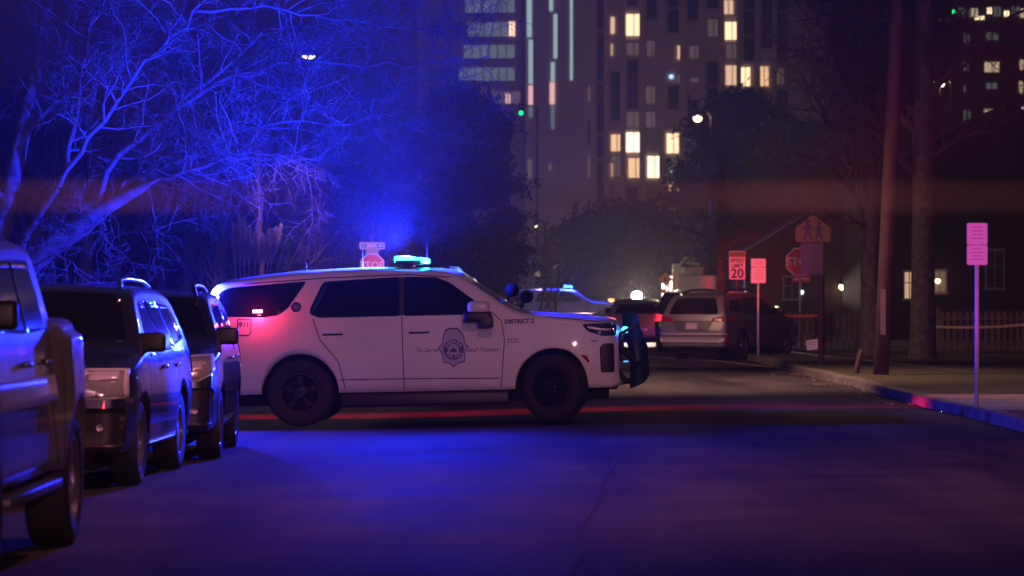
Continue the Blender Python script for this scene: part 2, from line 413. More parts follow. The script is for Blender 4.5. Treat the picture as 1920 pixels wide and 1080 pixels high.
# ---------- generic sport utility vehicle (parked cars)
def make_suv(name, label, sp, paint, loc, rotz, rimm=ALLOY, group=None, steer=0.0, front=True, rearlit=False, lean=0.0, plate=None):
    root = thing(name, label, 'car', loc, group=group, rot=(lean, 0, rotz))
    b = Body(sp); mk('body', b.V, b.F, paint, root, True)
    underbody(b, root, sp)
    for ax in ('R', 'L'):
        for pl in sp['side_windows']: b.panel('side_window', rpoly(pl, .05), ax, GLASS, root)
        if 'belt_strip' in sp: b.strip('belt_trim', sp['belt_strip'], .022, ax, CHROME, root, .008)
        for st in sp['gaps']: b.strip('door_gap', st, .012, ax, GAP, root)
        for hx, hz in sp['handles']:
            h = b.ray(hx, hz, ax)
            MB().box(h[0] + h[1] * .02, (.2, .035, .035), bev=.012).build('door_handle', sp.get('handle_m', CHROME), root, True)
        if 'cladding' in sp:
            b.panel('side_cladding', sp['cladding'], ax, sp['clad_m'], root, .012, .1)
        if 'step' in sp:
            x0, x1, z = sp['step']; MB().box(((x0 + x1) / 2, (-1 if ax == 'R' else 1) * (sp['W'] - .02), z), (x1 - x0, .16, .07), bev=.02).build('running_board', sp.get('step_m', BLACKP), root, True)
        if sp.get('rails'):
            x0, x1 = sp['rails']; g = MB(); s_ = -1 if ax == 'R' else 1
            def ry(x): return s_ * (b.wid(x, b.zt(x)) - .13)
            pts = [(x1, ry(x1), b.zt(x1) + .01), (x1 - .12, ry(x1), b.zt(x1) + .06)] + [(x1 + (x0 - x1) * t, ry(x1 + (x0 - x1) * t), b.zt(x1 + (x0 - x1) * t) + .07) for t in (.2, .4, .6, .8)] + [(x0 + .12, ry(x0), b.zt(x0) + .06), (x0, ry(x0), b.zt(x0) + .01)]
            g.tube(pts, .022); g.build('roof_rail', sp.get('rail_m', CHROME), root, True)
    c0, c1 = sp['windshield']; wy = sp['wsy']
    b.panel('windshield', rpoly([(c0, -wy[0]), (c0, wy[0]), (c1, wy[1]), (c1, -wy[1])], .08), 'T', GLASS, root)
    if sp.get('rearglass'): b.panel('rear_window', rpoly(sp['rearglass'], .06), 'B', GLASS, root)
    for s_ in (-1, 1):
        b.panel('headlight', [(s_ * y, z) for y, z in sp['headlight']], 'F', HEADL, root, .012, .05)
        if 'headlight_in' in sp:
            hp = sp['headlight']; hx = sum(p[0] for p in hp) / len(hp); hz_ = sum(p[1] for p in hp) / len(hp)
            b.panel('headlight_inside', [(s_ * (hx + (y - hx) * .84), hz_ + (z - hz_) * .84) for y, z in hp], 'F', mat('headlight_inner', (.42, .40, .36), .15, .3, coat=1), root, .016, .05)
            b.panel('headlight_bulb', [(s_ * y, z) for y, z in sp['headlight_in']], 'F', HEADW, root, .022, .05)
        if 'fog' in sp:
            y, z = sp['fog']; b.panel('fog_light', [(s_ * (y + .03 * math.cos(t)), z + .03 * math.sin(t)) for t in np.linspace(0, 2 * math.pi, 13)[:-1]], 'F', HEADW, root, .012, .05)
        for tl in sp.get('taillights', []):
            b.panel('taillight', [(s_ * y, z) for y, z in tl], 'B', sp.get('tail_m', LENSRED), root, .012, .05)
        gmirror(root, sp['mirror'][0], sp['mirror'][1], sp['mirror'][2], BLACKP, s_)
    b.panel('grille', rpoly(sp['grille'], .04), 'F', BLACKP, root, .01, .06)
    b.panel('lower_grille', rpoly(sp['lgrille'], .04), 'F', BLACKP, root, .01, .06)
    for pz in sp.get('rear_panels', []): b.panel(pz[0], rpoly(pz[1], .03), 'B', pz[2], root, pz[3], .06)
    if sp.get('plate'):
        y, z = sp['plate']; b.panel('number_plate', [(y - .155, z - .08), (y + .155, z - .08), (y + .155, z + .08), (y - .155, z + .08)], 'B', mat('plate', (.55, .5, .5), .5), root, .015, .08)
    for wx in (sp['arches'][0][0], sp['arches'][1][0]):
        for s_ in (-1, 1):
            wheel(root, wx, s_ * (sp['W'] - .02 - sp['tw'] / 2 - .005 + sp.get('track', 0)), sp['tr'], sp['tw'], rimm, sp.get('spokes', 6), steer if wx > 0 else 0, side=s_)
    return root, b

def suv_spec(L=4.6, W=.92, H=1.68, wb=2.66, tr=.35, hood=1.0, belt=1.02):
    xf = wb / 2 + .88; xr = -(L - xf)
    sp = dict(W=W, x=(xr, xf), sill=.30, belt=belt, Wr=W * .70, arches=[(wb / 2, tr + .07, tr), (-wb / 2, tr + .07, tr)], tr=tr, tw=.235, r=.07,
        top=[(xf, hood - .22), (xf - .05, hood - .12), (xf - .25, hood - .03), (xf - .6, hood + .02), (xf - .98, hood + .08), (xf - 1.12, hood + .13), (xf - 1.85, H - .07), (xf - 2.1, H - .02),
             (xf - 2.7, H), (xr + 1.0, H - .02), (xr + .42, H - .08), (xr + .28, H - .16), (xr + .08, belt + .02), (xr + .03, belt - .15), (xr, .6)],
        windshield=(xf - 1.16, xf - 1.83), wsy=(W * .80, W * .62),
        rearglass=[(-W * .72, belt + .06), (W * .72, belt + .06), (W * .56, H - .14), (-W * .56, H - .14)],
        side_windows=[[(xf - 1.50, belt + .05), (xf - 2.05, H - .14), (xf - 2.46, H - .12), (xf - 2.46, belt + .03)],
                      [(xf - 2.52, belt + .03), (xf - 2.52, H - .12), (xf - 3.25, H - .14), (xf - 3.38, belt + .06)],
                      [(xf - 3.45, belt + .08), (xf - 3.33, H - .15), (xr + .62, H - .19), (xr + .40, belt + .14)]],
        gaps=[[(xf - 1.35, belt), (xf - 1.30, .6), (xf - 1.32, .34)], [(xf - 2.49, belt), (xf - 2.49, .34)], [(xf - 3.40, belt), (xf - 3.36, .8)]],
        handles=[(xf - 2.30, belt - .10), (xf - 3.22, belt - .10)],
        headlight=[(W * .55, hood - .20), (W * .60, hood - .02), (W * .94, hood - .03), (W * .96, hood - .12), (W * .93, hood - .24)],
        grille=[(-W * .45, hood - .22), (W * .45, hood - .22), (W * .48, hood - .07), (-W * .48, hood - .07)],
        lgrille=[(-W * .5, .42), (W * .5, .42), (W * .55, .60), (-W * .55, .60)], fog=(W * .74, .50),
        mirror=(xf - 1.42, W * .86, belt + .13),
        taillights=[[(W * .66, belt - .18), (W * .66, belt - .04), (W * .95, belt + .02), (W * .95, belt - .20)]])
    return sp

# ------------------------------------------------------------------ 1. the police vehicle across the street
def make_police(name, label, loc, rotz, pitch=0.0, steer=0.0, full=True, group=None):
    sp = dict(W=1.03, x=(-2.80, 2.42), sill=.40, belt=1.28, Wr=.80, arches=[(1.535, .475, .41), (-1.535, .475, .41)], tr=.41, tw=.28, r=.07, crown=.035, bow=.17, taperf=.08, archflat=1.0,
        top=[(2.42, .98), (2.37, 1.13), (2.2, 1.20), (1.8, 1.255), (1.3, 1.30), (1.12, 1.33), (.98, 1.40), (.42, 1.79), (.25, 1.84), (-.2, 1.875), (-.8, 1.885), (-1.6, 1.86), (-2.2, 1.80), (-2.48, 1.765), (-2.60, 1.71), (-2.66, 1.60), (-2.755, 1.18), (-2.79, .95), (-2.80, .6)])
    root = thing(name, label, 'police car', loc, group=group, rot=(0, pitch, rotz))
    b = Body(sp); mk('body', b.V, b.F, WHITEP, root, True)
    underbody(b, root, sp)
    for ax in ('R', 'L'):
        s_ = -1 if ax == 'R' else 1
        b.panel('quarter_window', rpoly([(-2.60, 1.35), (-2.50, 1.64), (-2.38, 1.695), (-1.44, 1.755), (-1.66, 1.44), (-1.78, 1.35), (-1.95, 1.33)], .04), ax, GLASS, root)
        b.panel('rear_door_window', rpoly([(-1.42, 1.37), (-1.24, 1.745), (-.30, 1.785), (-.30, 1.31), (-1.30, 1.31)], .05), ax, GLASS, root)
        b.panel('front_door_window', rpoly([(-.27, 1.31), (-.27, 1.785), (.13, 1.77), (.30, 1.70), (.70, 1.40), (.62, 1.31)], .05), ax, GLASS, root)
        b.strip('door_pillar', [(-.285, 1.315), (-.285, 1.78)], .055, ax, BLACKP, root, .0045)
        b.strip('window_trim', [(-1.36, 1.38), (-1.19, 1.72)], .014, ax, CHROME, root, .010)
        for st in ([(-1.36, 1.30), (-1.28, 1.05), (-1.06, .78), (-.98, .45)], [(-.285, 1.30), (-.27, .43)], [(.80, 1.34), (.92, 1.22), (.95, 1.0), (.90, .43)],
                   [(-1.05, .56), (-.3, .555), (.88, .54)]):
            b.strip('door_gap', st, .011, ax, GAP, root)
        b.strip('hood_gap', [(1.45, 1.262), (1.9, 1.215), (2.18, 1.17)], .008, ax, GAP, root)
        for hx in (-1.12, -.08):
            h = b.ray(hx, 1.13, ax)
            o = MB().box(h[0] + h[1] * .022, (.23, .035, .038), bev=.014).build('door_handle', WHITEP, root, True)
            b.panel('handle_recess', rpoly([(hx - .13, 1.095), (hx + .13, 1.095), (hx + .11, 1.125), (hx - .11, 1.125)], .02), ax, BLACKP, root, .004, .08)
        b.panel('headlight', rpoly([(1.88, 1.165), (1.95, 1.08), (2.12, 1.02), (2.285, 1.02), (2.285, 1.165)], .03), ax, mat('tahoe_headlight', (.03, .03, .035), .08, coat=1), root, .010, .05)
        b.strip('headlight_trim', [(1.95, 1.13), (2.1, 1.10), (2.22, 1.09)], .022, ax, HEADW, root, .018)
        for (q, z) in ((1.98, 1.12), (2.09, 1.06)):
            b.panel('headlight_bulb', [(q + .02 * math.cos(t), z + .02 * math.sin(t)) for t in np.linspace(0, 2 * math.pi, 9)[:-1]], ax, HEADW, root, .02, .05)
        b.panel('bumper_vent', rpoly([(2.10, .58), (2.09, .88), (2.14, .93), (2.26, .93), (2.26, .58)], .03), ax, BLACKP, root, .008, .06)
        b.panel('side_marker', [(1.86, .80), (1.93, .79), (1.97, .72), (1.95, .70)], ax, LENSRED, root, .008, .04)
        MB().box((-.02, s_ * .985, .305), (2.04, .17, .16), bev=.03).build('running_board', BLACKP, root, True)
        b.strip('roof_line', [(-2.2, 1.735), (-1.2, 1.79), (-.2, 1.81), (.3, 1.765)], .012, ax, GAP, root, .004)
        if full:
            # mirrors: white cap over a black housing
            g = MB(); g.box((.64, s_ * 1.13, 1.285), (.34, .26, .13), bev=.045); g.box((.74, s_ * 1.16, 1.22), (.17, .20, .14), bev=.02); g.tube([(.62, s_ * .93, 1.27), (.62, s_ * 1.05, 1.27)], .05)
            mo = g.build('mirror', BLACKP, root, True)
            MB().box((.655, s_ * 1.13, 1.395), (.27, .24, .15), bev=.055).build('mirror_cap', WHITEP, mo, True)
            MB().ball((.76, s_ * 1.13 + s_ * .105, 1.22), (.025, .01, .025), 6).build('mirror_lamp', HEADW, mo, True)
            # spotlights on the windscreen pillars
            g = MB(); c = (1.00, s_ * .70, 1.61) if s_ > 0 else (1.00, -.60, 1.52)
    b.panel('windshield', rpoly([(.96, -.84), (.96, .84), (.44, .70), (.44, -.70)], .08), 'T', GLASS, root)
    b.panel('rear_window', rpoly([(-.78, 1.26), (.78, 1.26), (.66, 1.60), (-.66, 1.60)], .06), 'B', GLASS, root)
    b.panel('grille', rpoly([(-.62, .70), (.62, .70), (.66, 1.02), (-.66, 1.02)], .04), 'F', BLACKP, root, .012)
    b.panel('lower_grille', rpoly([(-.6, .46), (.6, .46), (.6, .6), (-.6, .6)], .04), 'F', BLACKP, root, .012)
    for s_ in (-1, 1):
        b.panel('taillight', [(s_ * .84, .95), (s_ * .84, 1.35), (s_ * .95, 1.35), (s_ * .95, .95)], 'B', LENSRED, root, .012)
    MB().box((2.12, 0, .42), (.36, 1.5, .10), bev=.03).build('skid_plate', BLACKP, root, True)
    for wx in (1.535, -1.535):
        for s_ in (-1, 1):
            wheel(root, wx, s_ * .865, .41, .28, DKRIM, 5, steer if wx > 0 else 0, side=s_, lugs=True, rr=.56)
    # lightbar across the roof
    g = MB(); zr = b.zt(-.22) + .035
    g.box((-.22, 0, zr + .05), (.32, 1.36, .06), bev=.025)
    for y in (-.45, .45): g.box((-.22, y, zr + .005), (.16, .08, .06), bev=.01)
    lb = g.build('lightbar', BARSH, root, True)
    for yy, e in ((-.52, 1), (-.18, 1), (.18, 1), (.52, 1)):
        MB().box((-.29, yy, zr + .085), (.19, .28, .085), bev=.02).build('led_module', LEDB, lb, True)
        MB().box((-.11, yy, zr + .075), (.14, .28, .062), bev=.012).build('led_module', LEDB, lb, True)
    if not full:
        return root, b
    # spotlights
    for (x, y, z, r) in ((.99, .56, 1.60, .088), (1.16, .72, 1.515, .085)):
        g = MB(); V = []; g.lathe_y([(0, -.09), (r * .55, -.085), (r, -.03), (r, .02), (r * .9, .03)], 20, (x, y, z)); g.tube([(x, y, z), (x - .12, y + .05, z - .22)], .018)
        g.build('spotlight', mat('matte_black', (.008, .008, .009), .8, spec=.1), root, True)
    # roof antennas and camera fin
    g = MB(); zf = b.zt(.30); g.prism([(.24, zf + .01), (.25, zf + .085), (.36, zf + .075), (.45, zf - .03)], -.05, .05); g.build('roof_camera', WHITEP, root, True)
    for (x, y, h_) in ((-.85, .25, .30), (-1.5, -.25, .12), (-.05, .3, .33)):
        z = b.zt(x) + .02; MB().tube([(x, y, z), (x, y, z + .03), (x + .002, y, z + h_)], [.018, .006, .002]).build('antenna', BLACKP, root, True)
    # push bumper
    pb = [(2.36, 1.27), (2.40, 1.30), (2.50, 1.30), (2.55, 1.24), (2.58, 1.08), (2.66, .88), (2.68, .52), (2.62, .44), (2.50, .38), (2.44, .37), (2.44, .55), (2.46, .80), (2.38, 1.0)]
    g = MB()
    for y in (-.42, .42): g.prism(pb, y - .035, y + .035)
    for z in (.62, .86, 1.10): g.tube([(2.55 + (.04 if z < 1 else -.03), -.42, z), (2.55 + (.04 if z < 1 else -.03), .42, z)], .035)
    g.box((2.30, -.3, .45), (.45, .08, .06)); g.box((2.30, .3, .45), (.45, .08, .06))
    push = g.build('push_bumper', BLACKP, root, True)
    for s_ in (-1, 1):
        MB().tube([(2.55, s_ * .42, 1.14), (2.50, s_ * .70, 1.12), (2.34, s_ * .93, 1.04), (2.34, s_ * .93, .84), (2.50, s_ * .70, .70), (2.58, s_ * .42, .68)], .024).build('wing_bar', BLACKP, push, True)
    # side warning LEDs
    MB().ball((2.40, -.64, 1.085), (.045, .03, .04), 8).build('grille_led', LEDBS, root, True)
    MB().box((2.40, -.60, .70), (.06, .03, .018), bev=.006).build('bumper_led', mat('led_dim', (.1, .3, .6), .3, emit=(.08, .35, .9), es=1.6), root, True)
    h = b.ray(-2.03, 1.405, 'R'); MB().box(h[0] + Vector((0, -.012, 0)), (.12, .02, .036), bev=.009).build('window_led', LEDR, root, True)
    MB().ball((-2.50, -.74, 1.62), .045, 8).build('rear_led', LEDBS, root, True)
    # lettering
    b.text('lettering', 'DISTRICT 2', .070, 1.135, 1.215, 'R', DECAL, root, bold=.003)
    b.text('lettering', '3222', .072, 1.045, .985, 'R', DECAL, root, bold=.0)
    b.text('lettering', 'To Serve', .082, .005, .895, 'R', DECAL, root, shear=.5)
    b.text('lettering', 'and Protect', .078, .685, .885, 'R', DECAL, root, shear=.5)
    b.text('lettering', 'TAHOE', .03, 1.995, .975, 'R', DECALG, root) if False else None
    b.text('lettering', 'Interceptor', .034, -.13, 1.165, 'R', DECAL, root, shear=.3) if False else None
    # door badge: seven pointed shield with a blue ring
    cx, cz = .335, .895; k = .36 / 58.0
    sh = [(-28, 3), (-22, -6), (-19, -20), (-19, -24), (-8, -25), (0, -33), (8, -25), (20, -23), (21, -12), (22, -5), (28, 4), (21, 12), (20, 22), (14, 33), (8, 39), (-8, 39), (-14, 36), (-19, 25), (-20, 13)]
    sh = [(cx + x * k, cz + z * k) for x, z in sh]
    out = [(cx + (x - cx) * 1.075, cz + (z - cz) * 1.075) for x, z in sh]
    bd = b.panel('door_badge', out, 'R', DECAL, root, .004, .03, False)
    b.panel('badge_face', sh, 'R', mat('badge_silver', (.42, .44, .56), .5), bd, .006, .03, False)
    def circ(r, n=40, c=(0, 0)): return [(cx + c[0] * k + r * k * math.cos(t), cz + c[1] * k + r * k * math.sin(t)) for t in np.linspace(0, 2 * math.pi, n + 1)[:-1]]
    b.panel('badge_ring', circ(20), 'R', mat('badge_blue', (.015, .03, .25), .4), bd, .008, .03, False)
    b.panel('badge_center', circ(11), 'R', mat('badge_silver', (.42, .44, .56), .5), bd, .010, .02, False)
    V = []; F = []
    def arc(txt, r, a0, a1, flip):
        n = len(txt)
        for i, ch in enumerate(txt):
            a = a0 + (a1 - a0) * (i / (n - 1)); v, f = text2d(ch, .052, 0, .001); rot = a - math.pi / 2 if not flip else a + math.pi / 2
            n0 = len(V)
            for p, q in v:
                x = cx + r * k * math.cos(a) + p * math.cos(rot) - q * math.sin(rot); z = cz + r * k * math.sin(a) + p * math.sin(rot) + q * math.cos(rot)
                hh = b.ray(x, z, 'R'); V.append(tuple(hh[0] + hh[1] * .0105))
            F.extend([[i2 + n0 for i2 in q] for q in f])
    arc('DENVER', 15, R(150), R(30), False); arc('POLICE', 15, R(212), R(328), True)
    mk('badge_lettering', V, F, DECALW, bd)
    # state seal shape in the middle (plain dome outline) and the box mark on the rear quarter
    b.panel('badge_emblem', [(cx + x * k, cz + z * k) for x, z in ((-6, -5), (6, -5), (6, 0), (2, 1), (0, 7), (-2, 1), (-6, 0))], 'R', DECAL, bd, .012, .02, False)
    sx, sz = -1.565, 1.445
    o = b.panel('round_seal', [(sx + .062 * math.cos(t), sz + .062 * math.sin(t)) for t in np.linspace(0, 2 * math.pi, 33)[:-1]], 'R', DECAL, root, .004, .03, False)
    b.panel('seal_center', [(sx + .03 * math.cos(t), sz + .03 * math.sin(t)) for t in np.linspace(0, 2 * math.pi, 25)[:-1]], 'R', mat('seal_mid', (.12, .12, .2), .5), o, .007, .02, False)
    x0, z0, x1, z1 = -2.27, 1.12, -2.11, 1.31
    b.strip('call_box_mark', [(x0, z0), (x0, z1), (x1, z1), (x1, z0 + .03), (x1 - .03, z0), (x0, z0)], .012, 'R', DECAL, root, .004)
    b.text('lettering', '911', .085, (x0 + x1) / 2, z0 + .125, 'R', DECAL, root, bold=.002)
    b.text('lettering', 'LTZ', .035, 2.03, .965, 'R', DECAL, root, bold=.002) if False else b.strip('fender_mark', [(1.99, .965), (2.07, .96)], .022, 'R', DECALG, root, .004)
    return root, b

YT = 42.75
pol, pb_ = make_police('police_suv', 'white police SUV parked across the street with blazing blue roof lightbar', (PX(812, YT), YT, .012), R(-2.5), pitch=R(-1.25), steer=R(-26))
# its warning lamps
o_ = lamp('lightbar_near_lamp', (-.25, -.55, 2.09), 3600, BLUE, 'SPOT', size=.05, cone=84, blend=.9, parent=pol); o_.rotation_euler = Vector((-.10, -1, -.75)).to_track_quat('-Z', 'Y').to_euler()
lamp('lightbar_lamp', (-.22, .0, 2.16), 2600, BLUE, size=.05, parent=pol)
o_ = lamp('lightbar_up_lamp', (-.18, -.25, 2.13), 16000, BLUE, 'SPOT', size=.05, cone=104, blend=.8, parent=pol); o_.rotation_euler = Vector((.55, -.55, .9)).to_track_quat('-Z', 'Y').to_euler()
o_ = lamp('lightbar_side_lamp', (-.34, .10, 2.14), 17000, BLUE, 'SPOT', size=.05, cone=165, blend=.7, parent=pol); o_.rotation_euler = Vector((-.8, -.2, .42)).to_track_quat('-Z', 'Y').to_euler()
o_ = lamp('lightbar_front_lamp', (-.30, -.15, 2.13), 56000, BLUE, 'SPOT', size=.05, cone=96, blend=.8, parent=pol); o_.rotation_euler = Vector((-.40, -1, .92)).to_track_quat('-Z', 'Y').to_euler()
lamp('parked_car_blue_fill', (2.0, 40.5, 1.15), 9000, (.01, .03, 1), 'SPOT', .04, aim=(-3.1, 33, .95), cone=13, blend=.7)  # added free-standing spot, turns the sides of the parked cars blue
lamp('rear_led_lamp', (-2.66, -.86, 1.66), 1300, BLUE, size=.03, parent=pol)
lamp('window_led_lamp', (-2.03, -1.09, 1.41), 16, (1, .02, .10), size=.02, parent=pol)
lamp('grille_led_lamp', (2.44, -.76, 1.09), 4, (0.02, .12, 1), size=.02, parent=pol)

# ------------------------------------------------------------------ 2. parked cars on the left
# silver pickup, its rear wheel in the frame
SILV = mat('warm_silver_paint', (.22, .19, .17), .38, .25, coat=.7, noise=.08, nscale=1.2)
DKBL = mat('dark_blue_paint', (.022, .024, .035), .28, .3, coat=1, noise=.1, nscale=1.5)
BLKP = mat('black_paint', (.022, .022, .028), .22, .2, coat=1, noise=.1, nscale=1.5)
GREYP = mat('grey_green_paint', (.20, .20, .19), .35, .3, coat=.6, noise=.08, nscale=1.2)
wb = 3.6; pk = dict(bumps=[(-1.75, .78, .09)], W=.93, x=(-2.55, 2.75), sill=.52, belt=1.36, Wr=.76, arches=[(1.85, .52, .44), (-1.75, .52, .44)], tr=.435, tw=.29, r=.06, taperr=.02, bowr=.03,
    top=[(2.75, 1.0), (2.7, 1.18), (2.4, 1.26), (1.6, 1.34), (1.35, 1.42), (.65, 1.86), (.3, 1.93), (-.5, 1.95), (-1.02, 1.92), (-1.10, 1.86), (-1.22, 1.45), (-1.30, 1.44), (-2.5, 1.46), (-2.55, 1.40)],
    windshield=(1.30, .70), wsy=(.84, .66), rearglass=None,
    side_windows=[[(.95, 1.40), (.50, 1.80), (-.05, 1.83), (-.05, 1.38)], [(-.11, 1.38), (-.11, 1.83), (-.78, 1.83), (-.92, 1.60), (-.92, 1.40)]],
    gaps=[[(1.1, 1.36), (1.1, .56)], [(-.08, 1.36), (-.08, .56)], [(-1.0, 1.36), (-.98, .9), (-1.1, .56)], [(-1.22, 1.40), (-1.22, .56)]],
    handles=[(.10, 1.20), (-.80, 1.20)], handle_m=mat('body_handle', (.2, .19, .19), .2, .8),
    headlight=[(.62, .92), (.62, 1.12), (.93, 1.12), (.95, .95)], grille=[(-.55, .8), (.55, .8), (.55, 1.12), (-.55, 1.12)], lgrille=[(-.6, .58), (.6, .58), (.6, .70), (-.6, .70)],
    mirror=(.86, .74, 1.50), step=(-1.05, 1.15, .44), step_m=mat('worn_step', (.09, .085, .08), .45, .4), spokes=6, track=.08, taillights=[[(.84, .95), (.84, 1.3), (.96, 1.3), (.96, .95)]])
yr = 22.4; a1 = R(-90)
def place(xc, yc, xl, rz):   # root location so that local x = xl lies at (xc, yc)
    return (xc - math.cos(rz) * xl, yc - math.sin(rz) * xl, 0)
p1 = place(-3.80, yr, -1.75, a1)
pick, _b = make_suv('parked_pickup', 'silver pickup cut by the left edge of the picture, nearest parked vehicle', pk, SILV, (p1[0], p1[1], zg(-3.8)), a1)
s2 = suv_spec(L=4.75, W=.93, H=1.70, wb=2.75, tr=.365, hood=1.05, belt=1.08); s2['rails'] = (-1.9, .55); s2['belt_strip'] = [(-1.9, 1.12), (.65, 1.10)]
s2['clad_m'] = mat('grey_cladding', (.16, .16, .17), .4, .3); s2['cladding'] = [(-.93, .34), (.93, .34), (.93, .50), (-.93, .50)]
s2['headlight'] = [(.46, .74), (.52, 1.00), (.86, 1.00), (.87, .76)]
s2['headlight_in'] = [(.56, .90), (.58, .97), (.80, .97), (.80, .90)]
s2['lgrille'] = [(-.84, .36), (.84, .36), (.86, .68), (-.86, .68)]; s2['spokes'] = 5; s2['fog'] = (.66, .52)
a2 = R(-91.5); p2 = place(-4.06, 29.6, 1.375, a2)
car2, _b = make_suv('parked_suv', 'dark SUV parked second in the row, clear square headlights, blue lit side', s2, DKBL, (p2[0], p2[1], zg(-4)), a2)
s3 = suv_spec(L=4.55, W=.90, H=1.66, wb=2.65, tr=.35, hood=1.05, belt=1.08); s3['rails'] = (-1.75, .5); s3['rail_m'] = BLACKP
s3['headlight'] = [(.48, .80), (.50, 1.02), (.82, 1.04), (.85, .86), (.70, .78)]
s3['headlight_in'] = [(.58, .88), (.60, .96), (.74, .96), (.74, .88)]
s3['lgrille'] = [(-.82, .36), (.82, .36), (.84, .72), (-.84, .72)]; a3 = R(-88.8); p3 = place(-3.76, 34.4, 1.325, a3)
car3, _b = make_suv('parked_suv', 'black SUV parked third in the row just before the police SUV', s3, BLKP, (p3[0], p3[1], zg(-4)), a3)

# ------------------------------------------------------------------ 3. parked cars far right
s4 = suv_spec(L=4.55, W=.90, H=1.60, wb=2.6, tr=.35, hood=.98, belt=1.02); s4['plate'] = (0, .80); s4['rails'] = (-1.7, .4); s4['rail_m'] = BLACKP
chr_ = mat('bright_bumper', (.55, .53, .50), .35, .4, coat=.5)
s4['rear_panels'] = [('bumper', [(-.80, .42), (.80, .42), (.84, .56), (-.84, .56)], chr_, .03), ('bumper', [(-.86, .60), (.86, .60), (.86, .645), (-.86, .645)], chr_, .012), ('tailgate_recess', [(-.42, .70), (.42, .70), (.52, .92), (-.52, .92)], mat('recess', (.07, .07, .07), .4, .2), .008)]
s4['taillights'] = [[(.50, .90), (.52, .99), (.86, 1.04), (.88, .92)], [(.76, .40), (.78, .58), (.86, .60), (.86, .42)]]
yo = 84.0
car4, _b = make_suv('parked_crossover', 'grey crossover seen from behind at the right kerb, number plate lit', s4, GREYP, (PX(1374, yo), yo, zg(4.5)), R(62))
s5 = suv_spec(L=4.6, W=.92, H=1.66, wb=2.7)
s5['tail_m'] = mat('tail_lit', (.5, .02, .03), .3, emit=(1, .03, .08), es=1.2)
car5, _b = make_suv('parked_suv', 'dark SUV with glowing tail lights, mostly hidden behind the grey crossover', s5, BLKP, (PX(1296, 97), 97, zg(4.5)), R(84))
s6 = suv_spec(L=4.7, W=.90, H=1.42, wb=2.75, tr=.33, hood=.92, belt=.94)
s6['taillights'] = [[(.62, .76), (.62, .86), (.86, .90), (.88, .76)]]; s6['tail_m'] = mat('tail_bright', (.6, .02, .04), .3, emit=(1, .06, .16), es=3.0)
car6, _b = make_suv('parked_sedan', 'white sedan with a red tail light, half hidden by the push bumper', s6, mat('grey_white_paint', (.30, .29, .30), .4, coat=.5), (PX(1196, 104), 104, zg(3.5)), R(87))
lamp('taillight_lamp', (PX(1243, 101), 101.2, .83), 6, (1, .03, .1), size=.03)
pol2, _b2 = make_police('police_suv', 'distant white police SUV seen above the hood, small blue light on its roof', (PX(1062, 158), 158, .02), R(0), full=False)
for c in list(pol2.children):
    if c.name.startswith('lightbar'): c.location.x = .28
lamp('lightbar_lamp', (.06, -.7, 2.14), 1800, BLUE, size=.05, parent=pol2)
# ------------------------------------------------------------------ things behind are built below
# ------------------------------------------------------------------ ground, road, kerbs
def sheet(name, x0, x1, y0, y1, zf, m, nx=20, ny=60):
    xs = np.linspace(x0, x1, nx + 1); ys = np.linspace(y0, y1, ny + 1)
    V = [(x, y, zf(x, y)) for y in ys for x in xs]; F = []
    for j in range(ny):
        for i in range(nx):
            a = j * (nx + 1) + i; F.append([a, a + 1, a + nx + 2, a + nx + 1])
    return struct(mk(name, V, F, m, None, True))
def road_mat():
    m = mat('asphalt', (.042, .040, .042), .80, noise=.35, nscale=.7, bump=.5, bscale=70, spec=.15)
    n = m.node_tree.nodes; l = m.node_tree.links; b = n['Principled BSDF']
    tc = n.new('ShaderNodeTexCoord')
    # worn wheel paths and tar patches, long along the street
    mp = n.new('ShaderNodeMapping'); mp.inputs['Scale'].default_value = (.9, .09, 1)
    t = n.new('ShaderNodeTexNoise'); t.inputs['Scale'].default_value = 1.0; t.inputs['Detail'].default_value = 5
    l.new(tc.outputs['Object'], mp.inputs[0]); l.new(mp.outputs[0], t.inputs['Vector'])
    r = n.new('ShaderNodeValToRGB'); r.color_ramp.elements[0].position = .35; r.color_ramp.elements[1].position = .7
    r.color_ramp.elements[0].color = (.45, .45, .45, 1); r.color_ramp.elements[1].color = (1.6, 1.58, 1.55, 1)
    l.new(t.outputs['Fac'], r.inputs[0])
    mx = n.new('ShaderNodeMix'); mx.data_type = 'RGBA'; mx.blend_type = 'MULTIPLY'; mx.inputs['Factor'].default_value = 1
    src = b.inputs['Base Color'].links[0].from_socket
    l.new(src, mx.inputs['A']); l.new(r.outputs[0], mx.inputs['B'])
    # fine stone speckle
    v = n.new('ShaderNodeTexNoise'); v.inputs['Scale'].default_value = 45; v.inputs['Detail'].default_value = 3
    l.new(tc.outputs['Object'], v.inputs['Vector'])
    r2 = n.new('ShaderNodeValToRGB'); r2.color_ramp.elements[0].position = .3; r2.color_ramp.elements[1].position = .75
    r2.color_ramp.elements[0].color = (.7, .7, .7, 1); r2.color_ramp.elements[1].color = (1.5, 1.5, 1.5, 1)
    l.new(v.outputs['Fac'], r2.inputs[0])
    mx2 = n.new('ShaderNodeMix'); mx2.data_type = 'RGBA'; mx2.blend_type = 'MULTIPLY'; mx2.inputs['Factor'].default_value = 1
    l.new(mx.outputs['Result'], mx2.inputs['A']); l.new(r2.outputs[0], mx2.inputs['B']); l.new(mx2.outputs['Result'], b.inputs['Base Color'])
    return m
ASPH = road_mat()
GRASSM = mat('winter_grass', (.055, .048, .020), .9, noise=.5, nscale=3, bump=.8, bscale=30, col2=(.03, .04, .012))
CONC = mat('concrete', (.24, .215, .18), .85, noise=.3, nscale=2.5, bump=.3, bscale=40)
